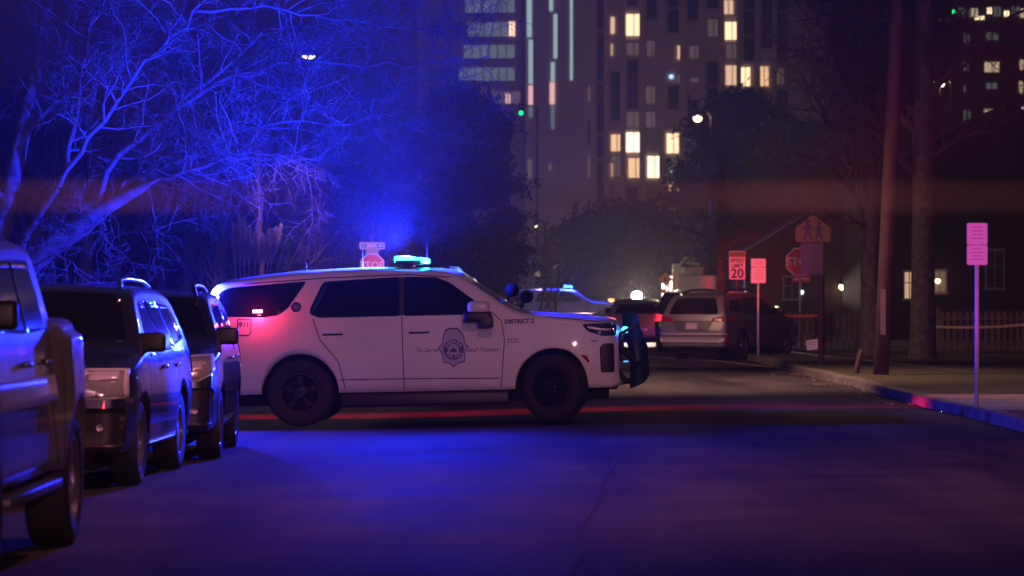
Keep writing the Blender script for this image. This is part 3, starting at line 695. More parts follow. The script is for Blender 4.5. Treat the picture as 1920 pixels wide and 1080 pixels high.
CONCD = mat('kerb_concrete', (.13, .115, .10), .85, noise=.45, nscale=3.5, bump=.4, bscale=30)
DIRT = mat('dark_ground', (.03, .027, .02), .95, noise=.4, nscale=.5)
sheet('ground', -600, 600, -120, 900, lambda x, y: -.12, DIRT, 8, 8)
KL, KR = -5.3, 5.62
sheet('road', KL, KR, -60, 330, lambda x, y: zg(x), ASPH, 24, 10)
def kx(y): return KR + .05 * math.sin(y * .35) + .03 * math.sin(y * .9 + 1)
# right kerb with a worn, uneven line
def kerb(name, fx, sgn, y0, y1, m):
    V = []; F = []; n = int((y1 - y0) / .8); rnd = random.Random(4)
    for i in range(n + 1):
        y = y0 + (y1 - y0) * i / n; x = fx(y); z0 = zg(x); h = .13 + rnd.uniform(-.008, .008)
        V += [(x - sgn * .02, y, z0 - .1), (x, y, z0 + h - .02), (x + sgn * .02, y, z0 + h), (x + sgn * .17, y, z0 + h + .004), (x + sgn * .17, y, z0 - .1)]
    for i in range(n):
        for k in range(4): a = i * 5 + k; F.append([a, a + 1, a + 6, a + 5])
    F += [[0, 1, 2, 3, 4], [n * 5 + k for k in range(5)][::-1]]
    return struct(mk(name, V, F, m, None, False))
kerb('kerb', kx, 1, -60, 240, CONCD)
kerb('kerb', lambda y: KL - .02, -1, -60, 240, CONCD)
ZV = .06 + .125
sheet('grass', KR + .12, 90, 48.6, 240, lambda x, y: ZV + .02 * math.sin(x * .8 + y * .3) * min(1, (x - KR) / 3) + (.012 * (x - 6) if x > 6 else 0) * 0, GRASSM, 60, 60)
sheet('grass', KR + .12, 90, -60, 41.6, lambda x, y: ZV, GRASSM, 20, 20)
sheet('grass', -90, KL - .12, -60, 240, lambda x, y: -.06 + .125, GRASSM, 20, 20)
sheet('cross_walk_slab', KR + .12, 60, 41.6, 44.6, lambda x, y: ZV + .006, CONC, 30, 4)
sheet('cross_walk_slab', KR + .12, 60, 44.63, 48.6, lambda x, y: ZV + .002, CONC, 30, 4)
# concrete gutter of the side street at the far end of the parking bay
V = []; 
pts = [(1100, 664), (1225, 669), (1330, 675), (1455, 688), (1600, 712)]
for px, py in pts:
    for d in (0, 6):
        s = (py + d * .4 - HY) / (HC - .055); Y = FPX / s; V.append((min((px - 960) / s, KR - .05), Y, zg((px - 960) / s) + .005))
struct(mk('gutter', V, [[2 * i, 2 * i + 1, 2 * i + 3, 2 * i + 2] for i in range(len(pts) - 1)], CONC))
# cracks filled with tar in the foreground
def crack(name, pix, wd):
    V = []; F = []; rnd = random.Random(len(pix))
    pp = []
    for i in range(len(pix) - 1):
        for k in range(6):
            t = k / 6; pp.append((pix[i][0] * (1 - t) + pix[i + 1][0] * t + rnd.uniform(-3, 3), pix[i][1] * (1 - t) + pix[i + 1][1] * t))
    for px, py in pp:
        s = (py - HY) / HC; x = (px - 960) / s; w_ = wd * rnd.uniform(.4, 1.2)
        V += [(x - w_, FPX / s, zg(x) + .004), (x + w_, FPX / s, zg(x) + .004)]
    for i in range(len(pp) - 1): F.append([2 * i, 2 * i + 1, 2 * i + 3, 2 * i + 2])
    return struct(mk(name, V, F, mat('tar', (.010, .010, .011), .95)))
crack('road_crack', [(1060, 1100), (1095, 1040), (1085, 1000), (1120, 950), (1125, 920), (1150, 880), (1160, 850)], .014)
crack('road_crack', [(1095, 1040), (1110, 1075), (1105, 1110)], .009)
# small bright pebble of litter by the kerb
lt = MB().ball((PX(1762, 43.6), 43.6, zg(5) + .035), (.035, .03, .02), 5).build('crumpled_can', mat('can', (.8, .78, .7), .25, .9, emit=(1, .75, .5), es=.0), None)
tag(lt, 'small crushed drink can lying in the gutter by the right kerb', 'litter')
lamp('low_light_kerb', (7.4, 30, 1.2), 14, (1, .85, .6), size=.1)
lf = MB()
rnd = random.Random(9)
for k in range(90):
    y = rnd.uniform(46, 74); x = kx(y) - abs(rnd.gauss(0, .25)) - .05; a = rnd.uniform(0, 6.28); r_ = rnd.uniform(.02, .05)
    lf.add([(x + r_ * math.cos(a + q), y + r_ * math.sin(a + q), zg(x) + .008 + rnd.uniform(0, .02)) for q in (0, 1.8, 3.3, 4.6)], [[0, 1, 2, 3]])
o = lf.build('fallen_leaves', mat('dead_leaf', (.22, .17, .10), .8)); o['kind'] = 'stuff'; tag(o, 'scattered dead leaves along the right gutter', 'leaves')

# ------------------------------------------------------------------ signs
SHEETW = mat('sign_white', (.80, .80, .80), .45); SHEETR = mat('sign_red', (.60, .03, .04), .45); SHEETG = mat('sign_green', (.02, .30, .22), .45)
SHEETY = mat('sign_yellow_green', (.26, .22, .04), .6); INK = mat('sign_black', (.02, .02, .02), .5); POST = mat('galvanised_post', (.32, .33, .35), .45, .5, noise=.2, nscale=10)
POSTP = mat('painted_post', (.62, .60, .62), .5, .1, noise=.15, nscale=6); ALU = mat('sign_back', (.3, .3, .3), .5, .5)
def zver(x): return ZV if x > KR else (.065 if x < KL else zg(x))
def post_of(root, h, r=.028, z0=-.05, m=POST):
    MB().tube([(0, .03, z0), (0, .03, h)], r, 8).build('post', m, root, True)
def plate_poly(root, name, poly, y, m, th=.004):
    g = MB(); g.prism(poly, y, y + th); return g.build(name, m, root)
def ngon(r, n, a0, cx=0, cz=0): return [(cx + r * math.cos(a0 + 2 * math.pi * k / n), cz + r * math.sin(a0 + 2 * math.pi * k / n)) for k in range(n)]
def rect(w_, h_, cx=0, cz=0, r=.03): return rpoly([(cx - w_ / 2, cz - h_ / 2), (cx + w_ / 2, cz - h_ / 2), (cx + w_ / 2, cz + h_ / 2), (cx - w_ / 2, cz + h_ / 2)], r)
def words(root, parts, m, y): V, F = flat_text(parts, y); return mk('lettering', V, F, m, root)
KW = dict(shear=0.0, bold=.004)
# stop sign with street name blades behind the police SUV
Y = 92; x = PX(698, Y); z0 = .06
t = thing('stop_sign', 'red stop sign with green street name blades, behind the police SUV roof', 'stop sign', (x, Y, z0))
zc = P(0, 498, Y).z - z0; post_of(t, zc + .80, .025, -z0 - .1)
q = plate_poly(t, 'sign_border', ngon(.345, 8, math.pi / 8, 0, zc), 0, SHEETW); q = plate_poly(t, 'sign_face', ngon(.310, 8, math.pi / 8, 0, zc), -.006, SHEETR)
words(q, [('STOP', .27, 0, zc, KW)], SHEETW, -.010)
zb = P(0, 461, Y).z - z0
q = plate_poly(t, 'street_name_blade', rect(.67, .18, 0, zb, .02), 0, SHEETW); q = plate_poly(t, 'blade_face', rect(.63, .145, 0, zb, .02), -.006, SHEETG)
words(q, [('36th', .15, -.02, zb, KW), ('AV', .07, .22, zb, KW)], SHEETW, -.010)
q = plate_poly(t, 'lower_blade', rect(.34, .11, 0, zb - .155, .01), .002, mat('sign_pale_green', (.25, .45, .45), .45)); words(q, [('9100 W', .06, 0, zb - .155, KW)], SHEETW, -.004) if False else None
# school speed limit sign
Y = 88; x = PX(1382, Y); z0 = ZV
t = thing('speed_limit_sign', 'school speed limit 20 sign glowing red above the grey crossover', 'speed sign', (x, Y, z0))
zt_, zb_ = P(0, 470, Y).z - z0, P(0, 525, Y).z - z0; hh = zt_ - zb_; ww = 32 * Y / FPX; zc = (zt_ + zb_) / 2
post_of(t, zt_, .055, -z0, mat('wood_post', (.10, .07, .05), .8, noise=.3, nscale=8))
q = plate_poly(t, 'sign_border', rect(ww, hh, 0, zc, .04), -.05, INK); q = plate_poly(t, 'sign_face', rect(ww - .03, hh - .03, 0, zc, .035), -.056, SHEETW)
plate_poly(t, 'school_panel', rect(ww - .05, hh * .20, 0, zt_ - hh * .13, .02), -.060, SHEETY)
words(q, [('SCHOOL', .10, 0, zt_ - hh * .13, KW), ('SPEED', .13, 0, zt_ - hh * .34, KW), ('LIMIT', .13, 0, zt_ - hh * .52, KW), ('20', .33, 0, zt_ - hh * .79, dict(shear=0, bold=.008))], INK, -.064)
# parking signs: two stacked panels
def parking_sign(px, ptop, pmid, pbot, wpx, Y, label, base=None, r=.028, m=POST, gap=.7, group=None, m1=SHEETW, lines=True):
    x = PX(px, Y); z0 = zver(x); t = thing('parking_sign', label, 'parking sign', (x, Y, z0), group=group)
    s = Y / FPX; zt1, zm, zb1 = [P(0, v, Y).z - z0 for v in (ptop, pmid, pbot)]
    post_of(t, zt1, r, -.12, m)
    for (a, b_) in (((zt1, zm + gap * s / 2), (zm - gap * s / 2, zb1)) if pmid else ()):
        c = (a + b_) / 2; h_ = a - b_; w_ = wpx * s
        f = plate_poly(t, 'sign_panel', rect(w_, h_, 0, c, .025), -.012, m1)
        g = MB()
        bd = rect(w_ * .94, h_ * .95, 0, c, .02); bi = rect(w_ * .90, h_ * .92, 0, c, .02); n = len(bd)
        g.add([(p[0], -.0145, p[1]) for p in bd] + [(p[0], -.0145, p[1]) for p in bi], [[i, (i + 1) % n, n + (i + 1) % n, n + i] for i in range(n)])
        if lines:
            for k in range(4):
                zz = c + h_ * (.30 - .17 * k); g.box((0, -.0135, zz), (w_ * (.66 if k % 2 else .5), .003, h_ * .055))
        g.build('sign_marking', mat('sign_dark_red', (.58, .40, .44), .5), f)
    return t
parking_sign(1832, 418, 459, 497, 39, 42.6, 'tall two panel parking sign on a magenta lit post at the right kerb', m=POSTP)
parking_sign(1422, 485, 501, 531, 28, 80, 'pale two panel parking sign right of the speed limit sign', m=POSTP)
parking_sign(1328, 528, 541, 552, 12, 118, 'small narrow sign on a post left of the speed limit sign', m=POST, r=.02, lines=False)
# stop sign at the right, seen partly behind the school crossing sign
Y = 96; x = PX(1500, Y); z0 = ZV
t = thing('stop_sign', 'dim red stop sign with plaque, partly behind the school crossing sign', 'stop sign', (x, Y, z0))
zc = P(0, 491, Y).z - z0; post_of(t, zc + .4, .03, -.1, POSTP)
q = plate_poly(t, 'sign_border', ngon(.42, 8, math.pi / 8, 0, zc), -.01, SHEETW); q = plate_poly(t, 'sign_face', ngon(.39, 8, math.pi / 8, 0, zc), -.016, SHEETR)
words(q, [('STOP', .32, 0, zc, KW)], SHEETW, -.020)
zc2 = P(0, 523, Y).z - z0
q = plate_poly(t, 'plaque', rect(.50, .19, .04, zc2, .02), -.012, SHEETR); words(q, [('ALL WAY', .10, .04, zc2, KW)], SHEETW, -.018)
# school crossing pentagon
Y = 70; x = PX(1524, Y); z0 = ZV; s = Y / FPX
t = thing('school_crossing_sign', 'yellow pentagon school crossing sign above a blank grey panel', 'road sign', (x, Y, z0))
zt_ = P(0, 402, Y).z - z0; zb_ = P(0, 454, Y).z - z0
MB().tube([(.16, .05, -.1), (.16, .05, zt_ - .1)], .055, 8).build('post', mat('wood_post', (.1, .07, .05), .8), t, True)
w2 = 33 * s
pent = [(-w2, zb_), (w2, zb_), (w2, zt_ - .28), (0, zt_), (-w2, zt_ - .28)]
q = plate_poly(t, 'sign_face', rpoly(pent, .05), -.02, SHEETY)
g = MB()
for (cx_, sc) in ((-.10, .85), (.12, .75)):
    b0 = zb_ + .06
    g.prism([(cx_ + .055 * sc * math.cos(u), b0 + .42 * sc + .055 * sc * math.sin(u)) for u in np.linspace(0, 2 * math.pi, 13)[:-1]], -.026, -.022)
    g.prism([(cx_ + a * sc, b0 + b_ * sc) for a, b_ in ((-.05, .36), (.05, .36), (.13, .22), (.10, .20), (.05, .27), (.05, .18), (.11, .0), (.05, .0), (0, .14), (-.06, .0), (-.12, .0), (-.05, .18), (-.05, .27), (-.10, .20), (-.13, .22))], -.026, -.022)
g.build('sign_symbol', INK, q)
zt2, zb2 = P(0, 456, Y).z - z0, P(0, 515, Y).z - z0
plate_poly(t, 'lower_panel', rect(42 * s, zt2 - zb2, -.02, (zt2 + zb2) / 2, .02), -.018, mat('weathered_panel', (.17, .15, .15), .6, noise=.15, nscale=4))
# red lit diamond sign near the truck
Y = 125; x = PX(1248, Y); z0 = .05
t = thing('warning_sign', 'small red lit diamond roadwork sign beside the utility truck', 'road sign', (x, Y, z0))
zc = P(0, 524, Y).z - z0; post_of(t, zc, .03, -.1)
q = plate_poly(t, 'sign_face', ngon(.26, 4, 0, 0, zc), -.01, mat('sign_orange', (.7, .22, .04), .5)); plate_poly(q, 'sign_symbol', [(-.06, zc - .08), (.02, zc - .08), (.0, zc + .1), (-.06, zc + .06)], -.016, INK)
plate_poly(t, 'lower_plate', rect(.18, .2, -.1, zc - .42, .01), -.01, mat('sign_orange', (.7, .22, .04), .5))
# yard sign
Y = 77; x = PX(1527, Y); z0 = ZV
t = thing('yard_sign', 'small white yard sign stuck in the grass beside the kerb', 'sign', (x, Y, z0), rot=(0, R(-8), 0))
zc = P(0, 646, Y).z - z0
q = plate_poly(t, 'sign_panel', rect(.28, .22, 0, zc, .01), -.006, SHEETW); MB().tube([(0, .01, -.3), (0, .01, zc + .12)], .012, 6).build('stake', mat('wood_post', (.1, .07, .05), .8), t)
g = MB()
for k in range(3): g.box((.0, -.008, zc + .06 - .06 * k), (.18 - .04 * k, .002, .018))
g.build('sign_marking', mat('sign_dark_red', (.45, .12, .14), .5), q)

# ------------------------------------------------------------------ poles
WOODP = mat('pole_wood', (.055, .035, .025), .85, noise=.35, nscale=4, bump=.5, bscale=20)
def upole(px0, py0, px1, py1, Y, r0, r1, label, cat='utility pole', name='utility_pole', m=WOODP):
    a = P(px0, py0, Y); b_ = P(px1, py1, Y); t = thing(name, label, cat, (a.x, Y, a.z))
    d = b_ - a; MB().tube([(-d.x * .02, 0, -.15), d * .33, d * .66, d], [r0, r0 * .93 + r1 * .07, (r0 + r1) / 2, r1], 14).build('pole_shaft', m, t, True); return t, d
t, d = upole(1652, 702, 1692, -180, 61, .135, .10, 'tall brown wooden utility pole standing on the right verge')
MB().box((d.x, 0, d.z - .6), (2.4, .1, .12)).build('crossarm', WOODP, t)
for k in (-1.0, -.4, .4, 1.0): MB().tube([(d.x + k, 0, d.z - .55), (d.x + k, 0, d.z - .38)], .04, 8).build('insulator', DKRIM, t)
MB().box((.02, -.14, 1.1), (.09, .02, .8)).build('cable_guard', mat('guard', (.12, .1, .09), .6), t)
t, d = upole(1604, 700, 1615, 655, 62, .05, .04, 'short leaning wooden stub standing in the grass left of the utility pole', 'post', 'wooden_stub')
t, d = upole(494, 640, 474, 118, 62, .055, .045, 'slim leaning street lamp pole behind the blue lit branches', 'street lamp', 'street_lamp', mat('rusty_pole', (.20, .11, .08), .6, .2, noise=.3, nscale=5))
MB().tube([d, d + Vector((.2, 0, .2)), d + Vector((.75, 0, .32)), d + Vector((.95, 0, .22))], .03).build('lamp_arm', mat('rusty_pole', (.2, .11, .08), .6), t, True)
hd = MB().ball((d.x + 1.0, 0, d.z + .18), (.17, .10, .07)).build('lamp_head', DKRIM, t, True)
LAMPW = mat('lamp_warm', (.9, .7, .5), .4, emit=(1, .62, .34), es=5)
LAMPC = mat('lamp_cool', (.8, .85, .9), .4, emit=(.75, .9, 1), es=2)
MB().ball((d.x + 1.0, 0, d.z + .12), (.12, .07, .05)).build('lamp_lens', LAMPW, hd, True)
t, d = upole(1540, 656, 1540, 500, 86, .085, .075, 'reddish timber post beneath the school crossing sign', 'post', 'timber_post')
t, d = upole(1619, 640, 1622, 520, 90, .06, .05, 'thin grey post between the two dark trunks', 'post', 'metal_post', POST)

def lamp_post(px, py, Y, label, em, rad=.10, group='street lamps in the distance', arm=.6, base_z=-.1, power=0, col=WARM):
    p = P(px, py, Y); t = thing('street_lamp', label, 'street lamp', (p.x + arm, Y, base_z), group=group)
    h = p.z - base_z; MB().tube([(0, 0, 0), (0, 0, h + .1), (-arm * .5, 0, h + .35), (-arm, 0, h + .15)], .07).build('pole_shaft', DKRIM, t, True)
    hd = MB().ball((-arm, 0, h + rad * .9), (rad * 2, rad * 1.4, rad * .7)).build('lamp_head', DKRIM, t, True)
    MB().ball((-arm, 0, h), (rad * 1.2, rad, rad), 6).build('lamp_lens', em, hd, True)
    if power: lamp('lamp_glow', (-arm, -rad * 1.5, h - rad * .5), power, col, size=.1, parent=t)
LB_ = mat('lamp_bright', (1, .9, .8), .4, emit=(1, .66, .34), es=8)
lamp_post(1308, 222, 150, 'bright warm street lamp before the right part of the tower', LB_, .16, power=120)
lamp_post(1745, 157, 230, 'left of the two paired bright street lamps at the upper right', LB_, .15, power=90)
lamp_post(1766, 157, 230, 'right of the two paired bright street lamps at the upper right', LB_, .19, power=120)
lamp_post(1752, 303, 240, 'faint cool street lamp below the paired lamps', LAMPC, .11)
lamp_post(1828, 300, 240, 'faint orange street lamp right of the faint cool one', LAMPW, .11)
lamp_post(1004, 423, 220, 'small orange street lamp above the pale low building', LAMPW, .10)
lamp_post(937, 275, 240, 'tiny dim street lamp left of the tower base', mat('lamp_dim', (.5, .4, .4), .4, emit=(.7, .5, .5), es=.8), .10)
lamp_post(1146, 562, 150, 'low amber lamp between the distant police SUV and the floodlight', mat('lamp_amber', (.9, .5, .2), .4, emit=(1, .42, .12), es=3), .11, group=None, arm=.2)
# traffic signals with a green light
for px, py, Y, lb in ((977, 212, 260, 'green traffic signal left of the tower'), (1787, 22, 300, 'green traffic signal at the top right corner')):
    p = P(px, py, Y); t = thing('traffic_signal', lb, 'traffic light', (p.x + 1.2, Y, 0), group='green traffic signals')
    MB().tube([(0, 0, -.2), (0, 0, p.z + .5), (-1.2, 0, p.z + .6)], .08).build('pole_shaft', DKRIM, t, True)
    MB().box((-1.2, 0, p.z + .3), (.36, .3, 1.0), bev=.05).build('signal_head', DKRIM, t); MB().ball((-1.2, -.16, p.z), (.16, .06, .16)).build('green_lens', mat('green_light', (.1, .8, .3), .4, emit=(.0, 1, .25), es=2.5), t, True)

# floodlight behind the hood
p = P(1194, 557, 130)
t = thing('floodlight', 'blazing white floodlight on a tripod stand beyond the police SUV', 'floodlight', (p.x, 130, .02))
for a in (0, 2.1, 4.2): MB().tube([(0, 0, .9), (.5 * math.cos(a), .5 * math.sin(a), 0)], .02).build('leg', DKRIM, t)
MB().tube([(0, 0, .8), (0, 0, p.z)], .025).build('mast', DKRIM, t)
h_ = MB().box((0, .06, p.z), (.42, .12, .38), bev=.04).build('lamp_housing', DKRIM, t, True)
MB().ball((0, 0, p.z), (.19, .04, .19), 10).build('lamp_lens', mat('flood', (1, 1, 1), .4, emit=(1, .88, .74), es=60), h_, True)
lamp('flood_lamp', (0, -.35, p.z - .02), 3800, (1, .78, .62), size=.12, parent=t)
lamp('flood_beam', (p.x, 129.6, p.z), 34000, (1, .72, .58), 'SPOT', .12, aim=(0, 0, 2.2), cone=16, blend=.8)

# ------------------------------------------------------------------ utility truck
Y = 128; t = thing('utility_truck', 'pale utility truck with a box body and upright boom beyond the parked cars', 'truck', (PX(1296, Y), Y, .05))
TRK = mat('truck_paint', (.50, .44, .46), .45, coat=.3, noise=.15, nscale=1)
s = Y / FPX
MB().box((0, 0, 1.0), (2.0, 3.2, .9), bev=.05).build('body', TRK, t); MB().box((0, 2.4, 1.3), (1.9, 1.6, 1.6), bev=.12).build('cab', TRK, t)
MB().box((.12, 0, 1.98), (1.7, 2.6, .62), bev=.04).build('tool_box', TRK, t); MB().box((-.1, .3, 2.45), (1.05, 1.6, .34), bev=.06).build('turret', mat('turret', (.22, .18, .2), .5), t)
g = MB(); g.tube([(.1, .3, 2.6), (.0, .2, 3.0), (-.15, 0, 2.75), (.3, -.2, 2.7)], .09); g.tube([(-.5, .2, 2.5), (-.2, .2, 2.95), (.2, .2, 2.9)], .05); g.build('boom', mat('boom', (.45, .42, .36), .5), t, True)
MB().box((PX(1264, Y) - PX(1296, Y), -1.3, 1.55 + (557 - 522) * s - .05), (.27, .12, 1.05), rot=(0, R(3), 0), bev=.02).build('outrigger_panel', mat('cream_panel', (.78, .70, .55), .5), t)
for sx in (-.85, .85):
    for sy in (-1.0, 2.2): wheel(t, sx, sy, .45, .3, DKRIM, 6, math.pi / 2, side=(-1 if sx < 0 else 1))
g = MB(); g.box((-.88, -1.62, .95), (.14, .04, .2)); g.box((.88, -1.62, .95), (.14, .04, .2)); g.build('taillight', LENSRED, t)
lamp('truck_area_lamp', (PX(1258, 118), 118, 4.2), 260, (1, .8, .55), size=.1)  # unseen point light set before the truck, no fixture modelled

# ------------------------------------------------------------------ trees
def tubes_mesh(name, polys, m, parent, sides=5):
    groups = {}
    for pts, rad in polys: groups.setdefault(len(pts), []).append((pts, rad))
    VV = []; FF = []; off = 0
    for n, gl in groups.items():
        A = np.array([g_[0] for g_ in gl], np.float64); Rr = np.array([g_[1] for g_ in gl], np.float64)
        T = np.gradient(A, axis=1); T /= np.linalg.norm(T, axis=2, keepdims=True) + 1e-9
        ref = np.array([.31, .52, .79]); ref /= np.linalg.norm(ref)
        n1 = np.cross(T, ref); n1 /= np.linalg.norm(n1, axis=2, keepdims=True) + 1e-6; n2 = np.cross(T, n1)
        S = sides if n > 4 else 3
        an = np.arange(S) * 2 * np.pi / S
        V = A[:, :, None, :] + Rr[:, :, None, None] * (np.cos(an)[None, None, :, None] * n1[:, :, None, :] + np.sin(an)[None, None, :, None] * n2[:, :, None, :])
        B = len(gl); idx = np.arange(B * n * S).reshape(B, n, S)
        a = idx[:, :-1, :]; b_ = np.roll(a, -1, 2); d = idx[:, 1:, :]; c = np.roll(d, -1, 2)
        FF.append(np.stack([a, b_, c, d], -1).reshape(-1, 4) + off); VV.append(V.reshape(-1, 3)); off += B * n * S
    return mk_np(name, np.concatenate(VV), np.concatenate(FF), m, parent)

def grow(rng, out, start, dirv, L, r, lev, maxlev, spread=.8, up=.12, kids=(5, 7), droop=0.0, wob=.16, flat=None):
    n = 7 if lev < maxlev - 1 else (5 if lev < maxlev else 4)
    pts = [np.array(start, float)]; d = np.array(dirv, float); d /= np.linalg.norm(d); st = L / (n - 1)
    for i in range(n - 1):
        d = d + rng.normal(0, wob, 3) + np.array([0, 0, up - droop * (i / n)]); d /= np.linalg.norm(d)
        pts.append(pts[-1] + d * st)
    re = r * (.45 if lev < maxlev else .35); rad = np.linspace(r, re, n)
    out.append((pts, rad))
    if lev < maxlev: kids_on(rng, out, pts, rad, L, lev, maxlev, spread, up, kids, droop, wob)
def kids_on(rng, out, pts, rad, L, lev, maxlev, spread, up, kids, droop, wob, ratio=(.38, .62), t0=.2):
    n = len(pts); k = rng.integers(kids[0], kids[1] + 1)
    for i in range(k):
        t = (t0 + (1 - t0) * (i + rng.random()) / k) * (n - 1); a = min(int(t), n - 2); f = t - a
        p = pts[a] * (1 - f) + pts[a + 1] * f; ax = pts[a + 1] - pts[a]; ax = ax / (np.linalg.norm(ax) + 1e-9)
        pr = rng.normal(0, 1, 3); pr -= ax * pr.dot(ax); pr /= np.linalg.norm(pr)
        dd = ax * (1 - spread * .45) + pr * spread * rng.uniform(.6, 1.1)
        rr = (rad[a] * (1 - f) + rad[a + 1] * f) * rng.uniform(.42, .62)
        grow(rng, out, p, dd, L * rng.uniform(*ratio), max(rr, .0035), lev + 1, maxlev, spread, up, kids, droop, wob)
def limb(rng, out, pix, r0, r1, maxlev, kids, sub=1.6, spread=.9, up=.08, droop=0.05, wob=.18, t0=.15, lev=0):
    """a main limb through the given (px, py, Y) points with side branches"""
    P_ = [np.array(P(*q)) for q in pix]
    fine = []
    for i in range(len(P_) - 1):
        for k in range(4):
            t = k / 4; fine.append(P_[i] * (1 - t) + P_[i + 1] * t + (rng.normal(0, .035, 3) if (i or k) else 0))
    fine.append(P_[-1]); rad = np.linspace(r0, r1, len(fine)); out.append((fine, rad))
    rad2 = rad
    n_ = len(fine); k_ = int(rng.integers(kids[0], kids[1] + 1)); before = len(out)
    for i in range(k_):
        t = (t0 + (1 - t0) * (i + rng.random()) / k_) * (n_ - 1); a = min(int(t), n_ - 2); p = fine[a] + (fine[a + 1] - fine[a]) * (t - a); ax = fine[a + 1] - fine[a]; ax = ax / (np.linalg.norm(ax) + 1e-9)
        pr = rng.normal(0, 1, 3); pr -= ax * pr.dot(ax); pr /= np.linalg.norm(pr)
        grow(rng, out, p, ax * (1 - spread * .4) + pr * spread * rng.uniform(.5, 1.0), sub * rng.uniform(.45, 1.0), max(.006, rad[a] * rng.uniform(.4, .6)), lev + 1, maxlev, spread, up, (5, 7), droop, wob)
BARK = mat('bark', (.10, .085, .07), .85, noise=.45, nscale=9, bump=.9, bscale=25)
BARKT = mat('twig_bark', (.07, .06, .055), .8)
def tree(name, label, base, trunk_polys, branch_polys, group=None, bark=BARK, twig=BARKT, cat='tree'):
    t = thing(name, label, cat, base, group=group); b = np.array(base)
    f = lambda L_: [([np.array(p) - b for p in pts], rad) for pts, rad in L_]
    tubes_mesh('trunk', f(trunk_polys), bark, t, 12)
    if branch_polys: tubes_mesh('branches', f(branch_polys), twig, t, 5)
    return t

# big blue lit tree over the parked cars
rng = np.random.default_rng(11)
tr = []; br = []
YT1 = 47.5
def LP(pix): return [np.array(P(*q)) for q in pix]
tr.append((LP([(-25, 790, YT1), (-10, 700, YT1), (5, 600, YT1), (35, 512, YT1), (90, 462, 47), (150, 425, 46.7), (200, 388, 46.5), (280, 345, 46.3)]), np.array([.26, .23, .20, .19, .175, .15, .10, .055])))
tr.append((LP([(5, 600, YT1), (-5, 480, YT1), (15, 380, 47.6), (40, 260, 47.8), (70, 130, 48), (90, 0, 48)]), np.array([.17, .15, .13, .11, .09, .07])))
tr.append((LP([(30, 515, YT1), (45, 450, 47), (75, 400, 46.6), (110, 350, 46.2)]), np.array([.11, .10, .085, .07])))
for pix, r0, r1, k in (
    ([(280, 345, 46.3), (360, 320, 46), (440, 285, 45.8), (520, 288, 45.6), (600, 300, 45.5)], .055, .012, (16, 18)),
    ([(200, 388, 46.5), (300, 300, 46.5), (400, 250, 46.3), (520, 230, 46), (640, 235, 45.8), (760, 205, 45.6)], .07, .012, (18, 20)),
    ([(150, 425, 46.7), (230, 300, 46.5), (330, 200, 46.5), (450, 140, 46.4), (600, 110, 46.2), (760, 120, 46), (920, 105, 45.8)], .085, .012, (24, 26)),
    ([(110, 350, 46.2), (190, 230, 46), (280, 120, 45.8), (370, 20, 45.6), (450, -90, 45.5)], .07, .03, (18, 20)),
    ([(110, 350, 46.2), (150, 200, 46.5), (170, 60, 46.8), (220, -90, 47)], .065, .03, (16, 18)),
    ([(330, 200, 46.5), (450, 90, 46.3), (560, 30, 46), (700, -20, 45.8), (850, -10, 45.6)], .05, .02, (18, 20)),
    ([(370, 20, 45.6), (500, 10, 45.6), (620, 40, 45.8), (760, 55, 46), (880, 50, 46.2)], .045, .012, (16, 18)),
    ([(90, 0, 48), (150, -80, 48)], .05, .03, (6, 7)),
    ([(15, 380, 47.6), (-60, 300, 47.2), (-120, 220, 47)], .07, .03, (8, 9)),
    ([(40, 260, 47.8), (120, 180, 47.6), (240, 60, 47.5), (330, -60, 47.5)], .06, .03, (14, 16)),
    ([(200, 388, 46.5), (270, 320, 47), (350, 330, 47.4), (420, 345, 47.6)], .05, .012, (12, 13)),
    ([(35, 512, YT1), (100, 480, 46.2), (140, 500, 46), (165, 530, 45.9)], .03, .01, (6, 7)),
    ([(200, 388, 46.5), (195, 430, 46.4), (200, 480, 46.3)], .018, .007, (4, 5)),
    ([(280, 345, 46.3), (285, 400, 46.2), (288, 438, 46.2), (318, 432, 46.2)], .014, .006, (2, 3)),
):
    limb(rng, br, pix, r0 * .62, r1 * .6, 3, (int(k[0] * 1.5), int(k[1] * 1.5)), sub=1.2, up=.05, droop=.10, spread=1.0, wob=.22)
tree('bare_tree', 'large bare tree lit bright blue, its branches over the parked cars', tuple(P(-25, 790, YT1)), tr, br, bark=mat('blue_tree_bark', (.09, .085, .085), .85, noise=.6, nscale=7, bump=1, bscale=22))
# two bare trees behind it
for (px, Y, seed, h, lean, lb) in ((150, 60, 5, 6.5, .12, 'tall bare tree behind the blue lit tree, upper left corner'), (420, 66, 8, 6.0, .22, 'bare tree behind the slim lamp pole, faint blue twigs'), (330, 80, 12, 6.5, .1, 'bare tree with fine twigs behind the second parked car')):
    rng = np.random.default_rng(seed); out = []; x = PX(px, Y)
    grow(rng, out, (x, Y, 0), (lean, 0, 1), h * .75, .17, 0, 4, spread=.85, up=.10, kids=(7, 9), wob=.10)
    tree('bare_tree', lb, (x, Y, 0), out[:1], out[1:], group='bare trees behind the parked cars')
